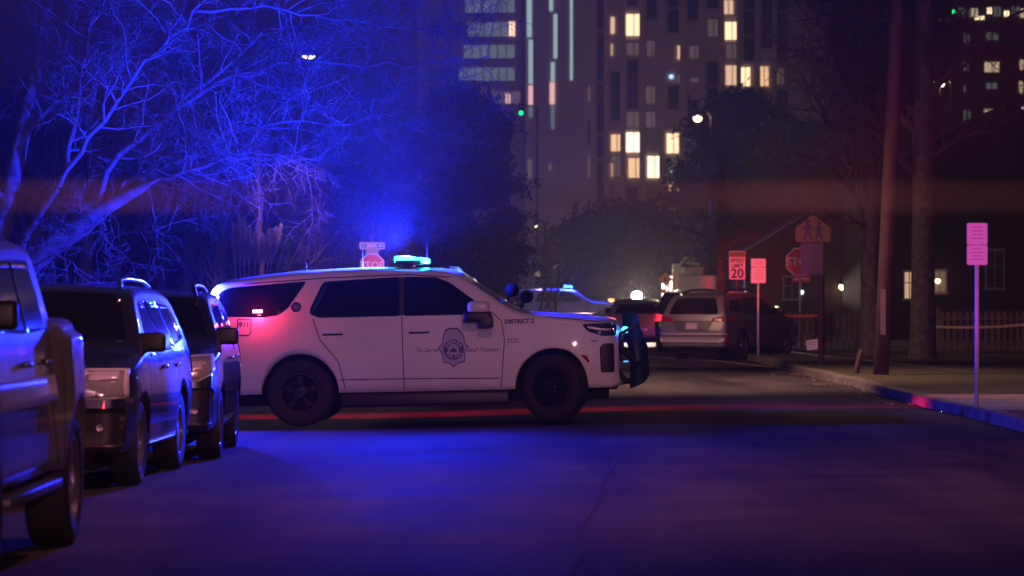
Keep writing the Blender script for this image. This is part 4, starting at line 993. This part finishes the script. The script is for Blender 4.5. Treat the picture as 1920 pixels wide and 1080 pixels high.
# right side trees
def big_right(px, Y, r, h, seed, label, lean=0, kids=(8, 10), spread=.9, limbs=()):
    rng = np.random.default_rng(seed); x = PX(px, Y); z = ZV; pts = [np.array([x + lean * t_ * h, Y, z - .2 + h * t_]) for t_ in np.linspace(0, 1, 8)]
    rad = r * np.array([1.18, 1.0, .93, .88, .82, .74, .62, .45]); br = []
    kids_on(rng, br, pts, rad, h * .5, 0, 4, spread, .10, kids, .02, .14, t0=.42)
    for pix, r0, r1, k in limbs: limb(rng, br, pix, r0, r1, 3, k, sub=1.9, up=.06, droop=.06)
    return tree('street_tree', label, (x, Y, z), [(pts, rad)], br, group='bare street trees on the right verge')
big_right(1730, 77, .27, 11, 21, 'thick pale trunked bare tree between the utility pole and magenta sign', .004, limbs=(
    ([(1722, 330, 77), (1650, 260, 76.5), (1600, 200, 76), (1560, 110, 75.5), (1530, 20, 75)], .10, .03, (14, 15)),
    ([(1728, 200, 77), (1790, 120, 76.5), (1850, 60, 76), (1920, 20, 76)], .09, .03, (12, 13)),
    ([(1735, 300, 77), (1800, 260, 76.6), (1870, 240, 76), (1930, 200, 76)], .06, .02, (10, 11))))
big_right(1634, 81, .24, 9.5, 22, 'dark trunked bare tree just left of the wooden utility pole', -.01, limbs=(
    ([(1630, 420, 81), (1590, 350, 80.5), (1540, 300, 80), (1490, 290, 79.5), (1440, 300, 79)], .08, .015, (16, 17)),
    ([(1630, 380, 81), (1600, 280, 80.5), (1570, 200, 80), (1520, 160, 79.5)], .08, .02, (14, 15)),
    ([(1630, 440, 81), (1590, 400, 80.5), (1540, 390, 80), (1480, 395, 79.5)], .05, .012, (12, 13))))
big_right(1352, 104, .16, 5.6, 23, 'smaller bare tree with spreading pale twigs above the grey crossover', 0, kids=(7, 8), spread=1.2, limbs=(
    ([(1350, 470, 104), (1310, 440, 103.5), (1260, 425, 103), (1215, 405, 103)], .04, .01, (12, 13)),
    ([(1350, 480, 104), (1400, 440, 103.5), (1440, 420, 103), (1490, 410, 103)], .04, .01, (12, 13))))
# small bare trees before the pale low building
for i, (px, Y, h, seed, lb) in enumerate(((962, 120, 2.6, 31, 'thin bare tree before the left end of the pale low building'), (1005, 122, 3.0, 32, 'thin bare tree before the middle of the pale low building'), (1040, 121, 2.6, 33, 'thin bare tree before the right end of the pale low building'))):
    rng = np.random.default_rng(seed); out = []; x = PX(px, Y)
    grow(rng, out, (x, Y, 0), (.02, 0, 1), h * .9, .06, 0, 4, spread=.55, up=.16, kids=(5, 7), wob=.08)
    tree('bare_tree', lb, (x, Y, 0), out[:1], out[1:], group='thin bare trees before the low building', bark=mat('dark_bark', (.05, .045, .04), .9), twig=mat('dark_bark', (.05, .045, .04), .9))

# evergreens: many small needle clumps on a trunk
def evergreen(name, label, px, Y, h, rad, seed, n=26000, m=None, shape='cone', group=None, leaf=.10):
    rng = np.random.default_rng(seed); x = PX(px, Y); t = thing(name, label, 'tree', (x, Y, -.1), group=group)
    tubes_mesh('trunk', [([np.array([0, 0, z]) for z in np.linspace(0, h * .95, 6)], np.linspace(.22, .04, 6))], BARK, t, 10)
    # clump centres
    nc = 240; zc = rng.random(nc) ** .9; 
    if shape == 'cone': rr = rad * (1.02 - zc) ** .75
    else: rr = rad * np.sqrt(np.clip(1 - ((zc - .45) / .56) ** 2, 0.02, 1))
    a = rng.random(nc) * 6.283; q = np.sqrt(rng.random(nc)) * rr * (.75 + .35 * rng.random(nc))
    C = np.stack([q * np.cos(a), q * np.sin(a), h * (.06 + .93 * zc)], 1); cs = rng.uniform(.28, .62, nc) * rad * .55
    ci = rng.integers(0, nc, n); D = rng.normal(0, .5, (n, 3)) * np.array([1, 1, .6]); c = C[ci] + D * cs[ci][:, None]
    u = rng.normal(0, 1, (n, 3)); u /= np.linalg.norm(u, axis=1, keepdims=True); v = rng.normal(0, 1, (n, 3)); v -= u * (u * v).sum(1, keepdims=True); v /= np.linalg.norm(v, axis=1, keepdims=True)
    s_ = rng.uniform(.5, 1.4, (n, 1)) * leaf
    V = np.stack([c - u * s_, c + v * s_ * .35, c + u * s_, c - v * s_ * .35], 1).reshape(-1, 3)
    mk_np('crown', V, np.arange(n * 4).reshape(-1, 4), m or mat('needles', (.035, .055, .03), .8), t, False); return t
evergreen('evergreen_tree', 'dark evergreen tree rising behind the lightbar in front of the tower', 860, 96, 7.4, 1.9, 41, 42000, shape='round')
evergreen('evergreen_tree', 'lower dark evergreen left of the stop sign', 640, 100, 5.2, 2.0, 42, 30000, shape='round')
evergreen('evergreen_tree', 'dark rounded tree before the right part of the tower', 1390, 170, 11.5, 3.6, 43, 42000, shape='round', leaf=.17)
evergreen('evergreen_tree', 'dark tree at the foot of the tower right of the small orange lamp', 1190, 180, 6.0, 5.2, 44, 36000, shape='round', leaf=.18)
evergreen('evergreen_tree', 'dark tree behind the pale two panel parking sign', 1510, 150, 9.0, 3.2, 45, 30000, shape='round', leaf=.16)

# shrubs
def shrub(px, Y, h, sp, n, seed, label, m=BARKT, group=None, name='bare_shrub'):
    rng = np.random.default_rng(seed); out = []; x = PX(px, Y)
    for k in range(n):
        grow(rng, out, (rng.normal(0, sp * .2), rng.normal(0, .2), 0), (rng.normal(0, .35), rng.normal(0, .25), 1), h * rng.uniform(.6, 1), .014, 2, 4, spread=.7, up=.08, kids=(5, 7))
    t = thing(name, label, 'shrub', (x, Y, .0), group=group); tubes_mesh('twigs', out, m, t, 4); return t
G_ = 'bare shrubs along the left side'
shrub(575, 66, 1.6, 1.2, 26, 51, 'bare shrub between the pampas plumes and the stop sign', group=G_)
shrub(612, 97, 2.2, 1.2, 24, 52, 'taller bare shrub just left of the stop sign', group=G_)
shrub(390, 60, 1.7, 1.6, 26, 53, 'tangled bare shrub left of the pampas plumes', group=G_)
shrub(545, 62, 1.5, 1.0, 20, 54, 'low bare shrub at the foot of the slim lamp pole', group=G_)
shrub(175, 52, 1.5, .8, 18, 55, 'bare shrub behind the second parked car', group=G_)
# pampas grass: plumes on stalks
x = PX(470, 57); t = thing('pampas_grass', 'clump of tall pale pampas plumes behind the rear of the police SUV', 'ornamental grass', (x, 57, 0))
rng = np.random.default_rng(61); PL = mat('pampas_plume', (.42, .36, .28), .9)
blades = []
for k in range(420):
    a = rng.random() * 6.28; L = rng.uniform(.9, 1.7); o_ = np.array([rng.normal(0, .22), rng.normal(0, .18), 0]); dv = np.array([math.cos(a) * .45, math.sin(a) * .4, 1.0]); pts = []
    for j in range(6): q = j / 5; pts.append(o_ + dv * L * q * np.array([1 + q, 1 + q, 1 - .35 * q * q]))
    blades.append((pts, np.linspace(.008, .002, 6)))
tubes_mesh('blades', blades, mat('dry_grass', (.16, .14, .09), .9), t, 3)
for px, py0, py1, ln in ((437, 420, 500, -1), (448, 405, 500, -.5), (458, 415, 505, 0), (468, 425, 500, .3), (480, 428, 505, .6), (492, 440, 505, 1), (505, 432, 500, 2.5), (518, 428, 500, 4), (528, 421, 498, 5)):
    pt = P(px, py0, 57); pbm = P(px - ln * 4, py1, 57); V = []; n = 1500
    q = rng.random(n); wdt = .085 * np.sin(np.clip(q, .04, 1) * 3.0) + .012; a = rng.random(n) * 6.28
    c = np.array(pbm)[None] * (1 - q[:, None]) + np.array(pt)[None] * q[:, None] - np.array([[x, 57, 0]])
    tip = c + np.stack([wdt * np.cos(a), wdt * np.sin(a), rng.uniform(.01, .06, n)], 1); sd_ = np.stack([np.sin(a), -np.cos(a), a * 0], 1) * .004
    V = np.stack([c - sd_, tip, c + sd_], 1).reshape(-1, 3)
    pl = mk_np('plume', V, np.arange(n * 3).reshape(-1, 3), PL, t, False)
    b0 = np.array(pbm) - np.array([x, 57, 0]); MB().tube([(b0[0] * .4, b0[1], 0), tuple(b0), tuple(np.array(pt) - np.array([x, 57, 0]) - np.array([0, 0, .1]))], [.008, .006, .003], 5).build('stalk', PL, pl)

# ------------------------------------------------------------------ fence and verge on the right
FENM = mat('fence_wood', (.13, .10, .09), .85, noise=.35, nscale=3)
def fence(label, px0, px1, Y0, Y1, h, pitch=.16, kind='picket'):
    x0, x1 = PX(px0, Y0), PX(px1, Y1); t = thing('fence', label, 'fence', (x0, Y0, ZV)); d = Vector((x1 - x0, Y1 - Y0, 0)); L = d.length; u = d / L; ang = math.atan2(u.y, u.x)
    g = MB(); n = int(L / pitch)
    for k in range(n): p = u * (k + .5) * pitch; g.box((p.x, p.y, h / 2), (pitch * .62, .02, h), rot=(0, 0, ang))
    g.build('pickets', FENM, t); g = MB()
    for z in (h * .22, h * .82): p = u * L / 2; g.box((p.x, p.y + .025, z), (L, .03, .07), rot=(0, 0, ang))
    g.build('rails', FENM, t)
    for k in range(int(L / 2.4) + 1): p = u * k * 2.4; MB().box((p.x, p.y + .06, h / 2 + .04), (.09, .09, h + .08), rot=(0, 0, ang)).build('fence_post', FENM, t)
fence('reddish picket fence behind the yard sign', 1440, 1625, 92, 92, .95)
fence('dark picket fence right of the thick pale tree trunk', 1760, 2050, 88, 88, 1.0)
# barrier tape between the trees at the back
TAPE = mat('barrier_tape', (.16, .15, .08), .6)
def tape(name, label, a, b_, sag, wd, twist=0, m=TAPE, n=60):
    V = []; F = []; a = Vector(a); b_ = Vector(b_)
    for i in range(n + 1):
        t = i / n; p = a.lerp(b_, t); p.z -= sag * 4 * t * (1 - t); an = twist * math.sin(t * 47 + 2 * math.sin(t * 13)) + .25 * math.sin(t * 9)
        o = Vector((0, math.sin(an), math.cos(an))) * wd / 2; V += [p - o, p + o]
    for i in range(n): F.append([2 * i, 2 * i + 1, 2 * i + 3, 2 * i + 2])
    o = mk(name, V, F, m, None, True); return tag(o, label, 'barrier tape')
tape('barrier_tape', 'thin red barrier tape stretched behind the crossover at the right', P(1430, 586, 86), P(1546, 590, 86), .06, .05, m=mat('red_tape', (.6, .08, .08), .5))
tape('barrier_tape', 'dim barrier tape stretched right of the thick pale tree trunk', P(1745, 612, 80), P(1990, 600, 80), .08, .06, m=mat('pale_tape', (.5, .4, .25), .5))
# tape strung across the street close to the camera, far out of focus
tape('barrier_tape', 'blurred barrier tape strung across the whole picture close to the viewer', (-6, 3.05, HC + .105), (6, 3.05, HC + .096), .012, .0062, twist=1.15, n=400)

# ------------------------------------------------------------------ houses on the right and left
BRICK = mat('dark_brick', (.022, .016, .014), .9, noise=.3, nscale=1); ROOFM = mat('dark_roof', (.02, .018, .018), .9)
WINL = mat('window_lit_yellow', (.3, .25, .2), .4, emit=(1, .66, .34), es=.55); WIND = mat('window_dark_blue', (.01, .014, .03), .12, coat=.5)
def house(label, x0, x1, Y, dep, hw, hr, wins, lamps=(), m=BRICK, name='house'):
    t = thing(name, label, 'house', ((x0 + x1) / 2, Y, 0)); w_ = x1 - x0
    MB().box((0, dep / 2, hw / 2), (w_, dep, hw)).build('wall', m, t)
    g = MB(); g.prism([(-w_ / 2 - .4, hw + .003), (w_ / 2 + .4, hw + .003), (0, hw + hr)], -.4, dep + .4); g.build('roof', ROOFM, t)
    for (px0, px1, py0, py1, mm) in wins:
        a = P(px0, py1, Y); b_ = P(px1, py0, Y); cx_ = (a.x + b_.x) / 2 - (x0 + x1) / 2; cz_ = (a.z + b_.z) / 2; ww, hh = b_.x - a.x, b_.z - a.z
        f = MB(); f.box((cx_, -.03, cz_ + hh / 2 + .03), (ww + .16, .08, .08)); f.box((cx_, -.03, cz_ - hh / 2 - .03), (ww + .2, .12, .08))
        for s_ in (-1, 1): f.box((cx_ + s_ * (ww / 2 + .03), -.03, cz_), (.06, .08, hh)); 
        f.box((cx_, -.02, cz_), (.03, .03, hh)); f.box((cx_, -.021, cz_ + hh * .1), (ww, .03, .03))
        fr = f.build('window', mat('frame_paint', (.2, .19, .18), .6), t); MB().box((cx_, .0, cz_), (ww, .02, hh)).build('pane', mm, fr)
    for (px, py, em, r_) in lamps:
        p = P(px, py, Y); q = (p.x - (x0 + x1) / 2, -.18, p.z)
        g = MB(); g.box((q[0], -.09, q[2] + .12), (.05, .18, .03)); g.box((q[0], -.18, q[2] + .10), (r_ * 1.6, r_ * 1.6, .04)); lo = g.build('porch_lamp', DKRIM, t); MB().ball(q, r_, 6).build('lamp_glass', em, lo, True)
    return t
LY = mat('lamp_yellow', (.9, .8, .5), .4, emit=(1, .75, .36), es=4)
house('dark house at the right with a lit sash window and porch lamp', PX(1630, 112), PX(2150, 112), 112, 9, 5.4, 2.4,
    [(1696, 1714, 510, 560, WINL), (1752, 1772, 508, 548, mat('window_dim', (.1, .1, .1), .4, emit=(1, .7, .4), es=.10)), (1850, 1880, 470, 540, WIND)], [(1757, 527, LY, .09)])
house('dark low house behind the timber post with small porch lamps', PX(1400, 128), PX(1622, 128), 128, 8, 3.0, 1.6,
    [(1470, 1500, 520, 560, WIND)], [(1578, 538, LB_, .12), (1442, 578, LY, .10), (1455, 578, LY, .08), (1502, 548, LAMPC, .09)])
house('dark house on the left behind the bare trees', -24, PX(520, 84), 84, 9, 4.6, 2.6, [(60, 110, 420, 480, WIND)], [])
# small blue lit thing by the trunk at right
lamp('porch_glow', (PX(1757, 111), 111, P(0, 527, 111).z), 8, WARM, size=.08)
lamp('porch_glow', (PX(1578, 127), 127.4, P(0, 538, 127).z - .1), 14, WARM, size=.08)

# ------------------------------------------------------------------ pale low building behind the distant police SUV
Y = 205; x0, x1 = PX(948, Y), PX(1058, Y); t = thing('low_building', 'pale low building lit softly behind the thin bare trees', 'building', ((x0 + x1) / 2, Y, 0))
zt_ = P(0, 478, Y).z; MB().box((0, 4, zt_ / 2), (x1 - x0, 8, zt_)).build('wall', mat('pale_render', (.45, .42, .45), .8, noise=.25, nscale=.9), t)
MB().box((0, 4, zt_ + .12), (x1 - x0 + .4, 8.4, .24)).build('roof', ROOFM, t)
for px in (958, 1008, 1040):
    a = P(px, 506, Y); MB().box((a.x - (x0 + x1) / 2, -.04, a.z), (.22, .06, .8)).build('window', mat('slit_window', (.4, .35, .3), .4, emit=(1, .68, .42), es=.8), t)
lamp('wall_light', (PX(1005, 190), 186, 7.5), 420, (.85, .7, .8), size=.2)
Y = 190; t = thing('shed', 'small dark shed with two lit slit windows left of the pale low building', 'building', (PX(930, Y), Y, 0))
zt_ = P(0, 470, Y).z; MB().box((0, 2, zt_ / 2), (2.0, 4, zt_)).build('wall', BRICK, t); MB().box((0, 2, zt_ + .08), (2.2, 4.2, .16)).build('roof', ROOFM, t)
for px, w_ in ((928, .06), (938, .16)):
    a = P(px, 505, Y); MB().box((a.x - PX(930, Y), -.04, a.z), (w_, .06, .62)).build('window', mat('slit_window2', (.4, .35, .3), .4, emit=(1, .72, .5), es=1.4), t)

# ------------------------------------------------------------------ the apartment tower
Y = 400; S = Y / FPX
FAC = mat('tower_panel', (.34, .28, .27), .8, noise=.12, nscale=.12); FAC2 = mat('tower_pier', (.40, .30, .26), .8, noise=.12, nscale=.15); SLAB = mat('tower_slab', (.22, .17, .17), .8)
GLZ = mat('tower_glass', (.012, .016, .035), .15, coat=.3); 
TEAL = mat('stairwell_glow', (.2, .3, .3), .5, emit=(.42, .62, .60), es=.7); TEALD = mat('corridor_glow', (.1, .15, .15), .5, emit=(.34, .42, .38), es=.28, noise=.5, nscale=1.2)
LIT = mat('window_lit', (.5, .4, .3), .5, emit=(1, .66, .38), es=1.9); LITM = mat('window_half_lit', (.4, .3, .25), .5, emit=(1, .62, .38), es=.9); LITD = mat('window_curtained', (.25, .2, .2), .5, emit=(.8, .6, .5), es=.09)
LITP = mat('window_pink', (.4, .3, .3), .5, emit=(1, .55, .48), es=.9); LITB = mat('window_blue', (.3, .3, .4), .5, emit=(.5, .75, 1), es=1.6)
def X4(px): return PX(px, Y)
def Z4(py): return P(0, py, Y).z
ZT = 62
t = thing('apartment_tower', 'tall apartment tower with staggered dark and lit windows', 'apartment building', (X4(1200), Y, 0)); ox = X4(1200)
def bx(px0, px1, z0, z1, y0, y1): 
    a, b_ = X4(px0) - ox, X4(px1) - ox; return ((a + b_) / 2, (y0 + y1) / 2, (z0 + z1) / 2), (b_ - a, y1 - y0, z1 - z0)
MB().box(*bx(985, 1560, -.1, ZT, .5, 20)).build('wall', FAC, t)
MB().box(*bx(984, 1562, ZT, ZT + .8, .2, 20.3)).build('roof', SLAB, t)
# broad vertical panels of the stair core at the left
g = MB()
for a, b_ in ((1000, 1028), (1046, 1064), (1076, 1096)): g.box(*bx(a, b_, 0, ZT, 0, .49))
g.build('core_panels', FAC, t)
cols = [1103, 1126, 1156, 1186, 1222, 1262, 1299, 1336, 1370, 1405, 1438, 1468, 1500, 1530]
g = MB(); edges = [1112, 1136, 1168, 1203, 1241, 1279, 1316, 1352, 1386, 1420, 1453, 1484, 1515, 1545]
for i, e in enumerate([1096] + edges): g.box(*bx(e - (5 if i % 2 else 4), e + (4 if i % 2 else 6), 0, ZT, .05, .49))
g.build('piers', FAC2, t)
def window(px0, px1, py0, py1, m, mull=1, lab=None, y=.30):
    c, d = bx(px0, px1, Z4(py1), Z4(py0), y, .46)
    g = MB(); z0, z1 = Z4(py1), Z4(py0)
    for s_ in (-1, 1): g.box((c[0] + s_ * (d[0] / 2 - .03), y - .04, c[2]), (.07, .10, d[2]))
    for k in range(mull): g.box((c[0] - d[0] / 2 + d[0] * (k + 1) / (mull + 1) + (.12 if mull == 1 else 0), y - .04, c[2]), (.09, .08, d[2]))
    g.box((c[0], y - .035, z1 - .05), (d[0], .10, .12)); g.box((c[0], y - .035, z0 + .05), (d[0], .10, .12))
    if d[2] > 4: g.box((c[0], y - .03, c[2]), (d[0], .08, .16))
    o = g.build('window', mat('window_frame', (.06, .05, .06), .6), t)
    if lab: o['label'] = lab
    MB().box(c, d).build('pane', m, o); return o
def from_crop(a): return 820 + a / 2.7
LITS = []
LIT2 = mat('window_lit_soft', (.5, .4, .3), .5, emit=(1, .60, .30), es=1.1); LIT3 = mat('window_lit_pale', (.5, .4, .3), .5, emit=(1, .74, .50), es=2.4)
def lw(cx, cy0, cy1, hw, m, mull=1, lab='lit window'):
    if m is LIT: m = (LIT, LIT2, LIT3)[len(LITS) % 3]
    LITS.append((from_crop(cx - hw), from_crop(cx + hw), cy0 / 2.7, cy1 / 2.7)); window(from_crop(cx - hw), from_crop(cx + hw), cy0 / 2.7, cy1 / 2.7, m, mull, lab)
for a in ((990, 65, 185, 36, LIT), (905, 675, 770, 28, LIT), (990, 665, 775, 36, LIT), (1192, 670, 780, 33, LIT), (1000, 795, 905, 35, LIT), (1096, 785, 905, 34, LIT), (1488, 105, 205, 33, LIT), (1470, -5, 75, 32, LITM),
          (1490, 325, 435, 32, LITM), (1555, 335, 440, 32, LIT), (1650, 330, 440, 31, LIT), (1733, 340, 432, 25, LITD), (1204, 915, 970, 32, LITM), (1290, 675, 778, 28, LITD), (1395, 90, 190, 28, LITD), (1195, 800, 880, 30, LITD),
          (780, 430, 520, 22, LITD), (770, 785, 905, 24, LITD), (905, 785, 900, 28, LITD), (1080, 200, 290, 22, LITD), (1080, 430, 530, 26, LITD), (1490, 215, 300, 30, LITD), (1300, 225, 300, 26, LITD), (1080, 560, 650, 26, LITD), (990, 560, 650, 34, LITD), (990, 210, 285, 34, LITD)): lw(*a)
for a in ((888, 80, 175, 13, LITM), (884, 215, 285, 6, LITM), (1225, 225, 305, 11, LITM), (1185, 372, 402, 13, LITB), (1225, 368, 425, 12, LITD), (1303, 388, 420, 22, LITD), (748, 70, 175, 7, LITD), (748, 195, 285, 7, LITD), (884, 820, 900, 9, LIT), (1187, 862, 880, 9, LITB), (750, 790, 850, 6, LITM)):
    lw(*a, 0)
# dark tall windows fill the rest, staggered from column to column
rnd = random.Random(3); n = 0
for i, c in enumerate(cols[:12]):
    hw = 10 if i > 1 else 7; yy = -60 - (i * 23) % 48
    while yy < 430:
        h = 92 if (i + int(yy / 48)) % 3 else 44
        y1_ = yy + h
        clash = any(not (c + hw < a or c - hw > b_ or y1_ < p0 - 1 or yy > p1 + 1) for a, b_, p0, p1 in LITS)
        if clash:
            h = 44; y1_ = yy + h; clash = any(not (c + hw < a or c - hw > b_ or y1_ < p0 - 1 or yy > p1 + 1) for a, b_, p0, p1 in LITS)
        if not clash and n < 58: window(c - hw, c + hw, yy, y1_, GLZ, 1); n += 1
        yy += h + 4
# glowing slots of the stair core
def slot(px0, px1, py0, py1, m, lab): o = MB().box(*bx(px0, px1, Z4(py1), Z4(py0), .25, .47)).build('stair_window', m, t); o['label'] = lab
for a in ((988, 997, -80, 69, TEAL), (991, 999, 74, 157, TEAL), (991, 999, 160, 196, LITP), (991, 999, 199, 220, TEALD), (989, 997, 298, 334, LITD), (1030, 1037, -80, 20, TEAL), (1038, 1045, 26, 109, TEAL), (1033, 1040, 116, 152, TEAL), (1031, 1040, 154, 195, LITP), (1033, 1040, 198, 242, TEALD), (1028, 1034, 306, 318, LITD),
          (1069, 1074, -80, 150, TEAL), (1060, 1063.5, 160, 330, TEALD)): slot(*a, 'tall glowing stair window')
# left wing with bands of glazing
t = thing('office_wing', 'lower block left of the tower with dim green bands of windows', 'office building', (X4(915), Y + 4, 0)); ox = X4(915)
MB().box(*bx(780, 984, -.1, ZT - 8, .5, 18)).build('wall', mat('wing_wall', (.25, .15, .17), .8), t)
MB().box(*bx(778, 986, ZT - 8, ZT - 7.4, .2, 18.2)).build('roof', SLAB, t)
for (a, b_, c, d, m) in ((872, 965, -40, 20, TEALD), (876, 954, 36, 65, TEALD), (955, 965, 35, 64, LIT), (868, 965, 79, 106, TEALD), (860, 965, 122, 149, TEALD), (925, 975, 167, 193, LITD), (900, 924, 164, 173, LITD), (800, 866, 36, 65, GLZ), (795, 858, 122, 149, GLZ), (948, 958, 172, 192, LITP)):
    c_, d_ = bx(a, b_, Z4(d), Z4(c), .32 if m is not LITP else .25, .47); g = MB()
    for k in range(1, max(2, int((b_ - a) / 14))): g.box((c_[0] - d_[0] / 2 + k * d_[0] / max(2, int((b_ - a) / 14)), .24 if m is not LITP else .2, c_[2]), (.12, .1, d_[2]))
    g.box((c_[0], .24 if m is not LITP else .2, c_[2] - d_[2] / 2), (d_[0], .1, .2)); f = g.build('window', mat('window_frame', (.06, .05, .06), .6), t); MB().box(c_, d_).build('pane', m, f)
# block at the upper right
Y2 = 300; t = thing('apartment_block', 'dark block at the upper right with a lit top row and few lit windows', 'apartment building', (PX(1850, Y2), Y2, 0)); ox2 = PX(1850, Y2)
def b2(px0, px1, py0, py1, y0, y1): a, b_ = P(px0, py1, Y2), P(px1, py0, Y2); return ((a.x + b_.x) / 2 - ox2, (y0 + y1) / 2, (a.z + b_.z) / 2), (b_.x - a.x, y1 - y0, b_.z - a.z)
MB().box(*b2(1738, 2080, -20, 620, .3, 16)).build('wall', mat('dark_wall', (.03, .027, .03), .9), t)
c_, d_ = b2(1734, 2084, -28, -20.1, .0, 16.3); MB().box(c_, d_).build('roof', ROOFM, t)
W3 = mat('far_lit', (.3, .25, .2), .5, emit=(.95, .70, .42), es=.55, noise=.0); W3B = mat('far_lit_bright', (.3, .25, .2), .5, emit=(1, .70, .42), es=2.2); W3D = mat('far_dim', (.15, .15, .15), .5, emit=(.5, .6, .55), es=.12)
for (a, b_, c, d, m) in ((1796, 1808, 14, 34, W3D), (1811, 1820, 16, 34, W3D), (1822, 1834, 15, 32, W3), (1829, 1846, 30, 38, W3B), (1852, 1860, 14, 27, W3B), (1865, 1877, 12, 32, W3D), (1884, 1893, 20, 32, W3B), (1898, 1912, 12, 32, W3D), (1914, 1932, 16, 34, W3),
    (1750, 1790, 36, 41, W3D), (1808, 1818, 62, 84, W3D), (1850, 1872, 60, 76, W3D), (1808, 1817, 114, 134, W3D), (1847, 1874, 116, 136, W3), (1913, 1925, 112, 132, W3), (1808, 1815, 160, 174, W3D), (1850, 1870, 155, 168, W3D), (1912, 1926, 152, 176, W3), (1808, 1820, 206, 230, W3D), (1846, 1874, 204, 228, W3), (1914, 1928, 200, 222, W3)):
    c_, d_ = b2(a, b_, c, d, .12, .28); g = MB(); g.box((c_[0], .08, c_[2]), (.08, .08, d_[2])); g.box((c_[0], .06, c_[2] - d_[2] / 2), (d_[0] + .1, .12, .1)); f = g.build('window', mat('window_frame', (.06, .05, .06), .6), t); MB().box(c_, d_).build('pane', m, f)
# facade fill: unseen spots added low behind the trees, aimed up at the tower
for px, zz, pw in ((1000, 22, 6500), (1150, 24, 7000), (1360, 22, 5000)):
    lamp('facade_fill', (PX(px, 330), 330, 3.0), pw, (1, .60, .55), 'SPOT', .4, aim=(PX(px, 400), 400, zz), cone=55, blend=.9)

# ------------------------------------------------------------------ haze added to give the lens glow round the lamps
hz = MB().box((30, 200, 31.5), (520, 500, 65.8)).build('haze', None); hz['kind'] = 'stuff'
m = bpy.data.materials.new('glow_haze'); m.use_nodes = True; n = m.node_tree.nodes; n.clear()
pv = n.new('ShaderNodeVolumePrincipled'); pv.inputs['Density'].default_value = .00052; pv.inputs['Color'].default_value = (.9, .9, .92, 1); pv.inputs['Anisotropy'].default_value = 0.3
mo = n.new('ShaderNodeOutputMaterial'); m.node_tree.links.new(pv.outputs[0], mo.inputs['Volume'])
hz.data.materials.clear(); hz.data.materials.append(m)
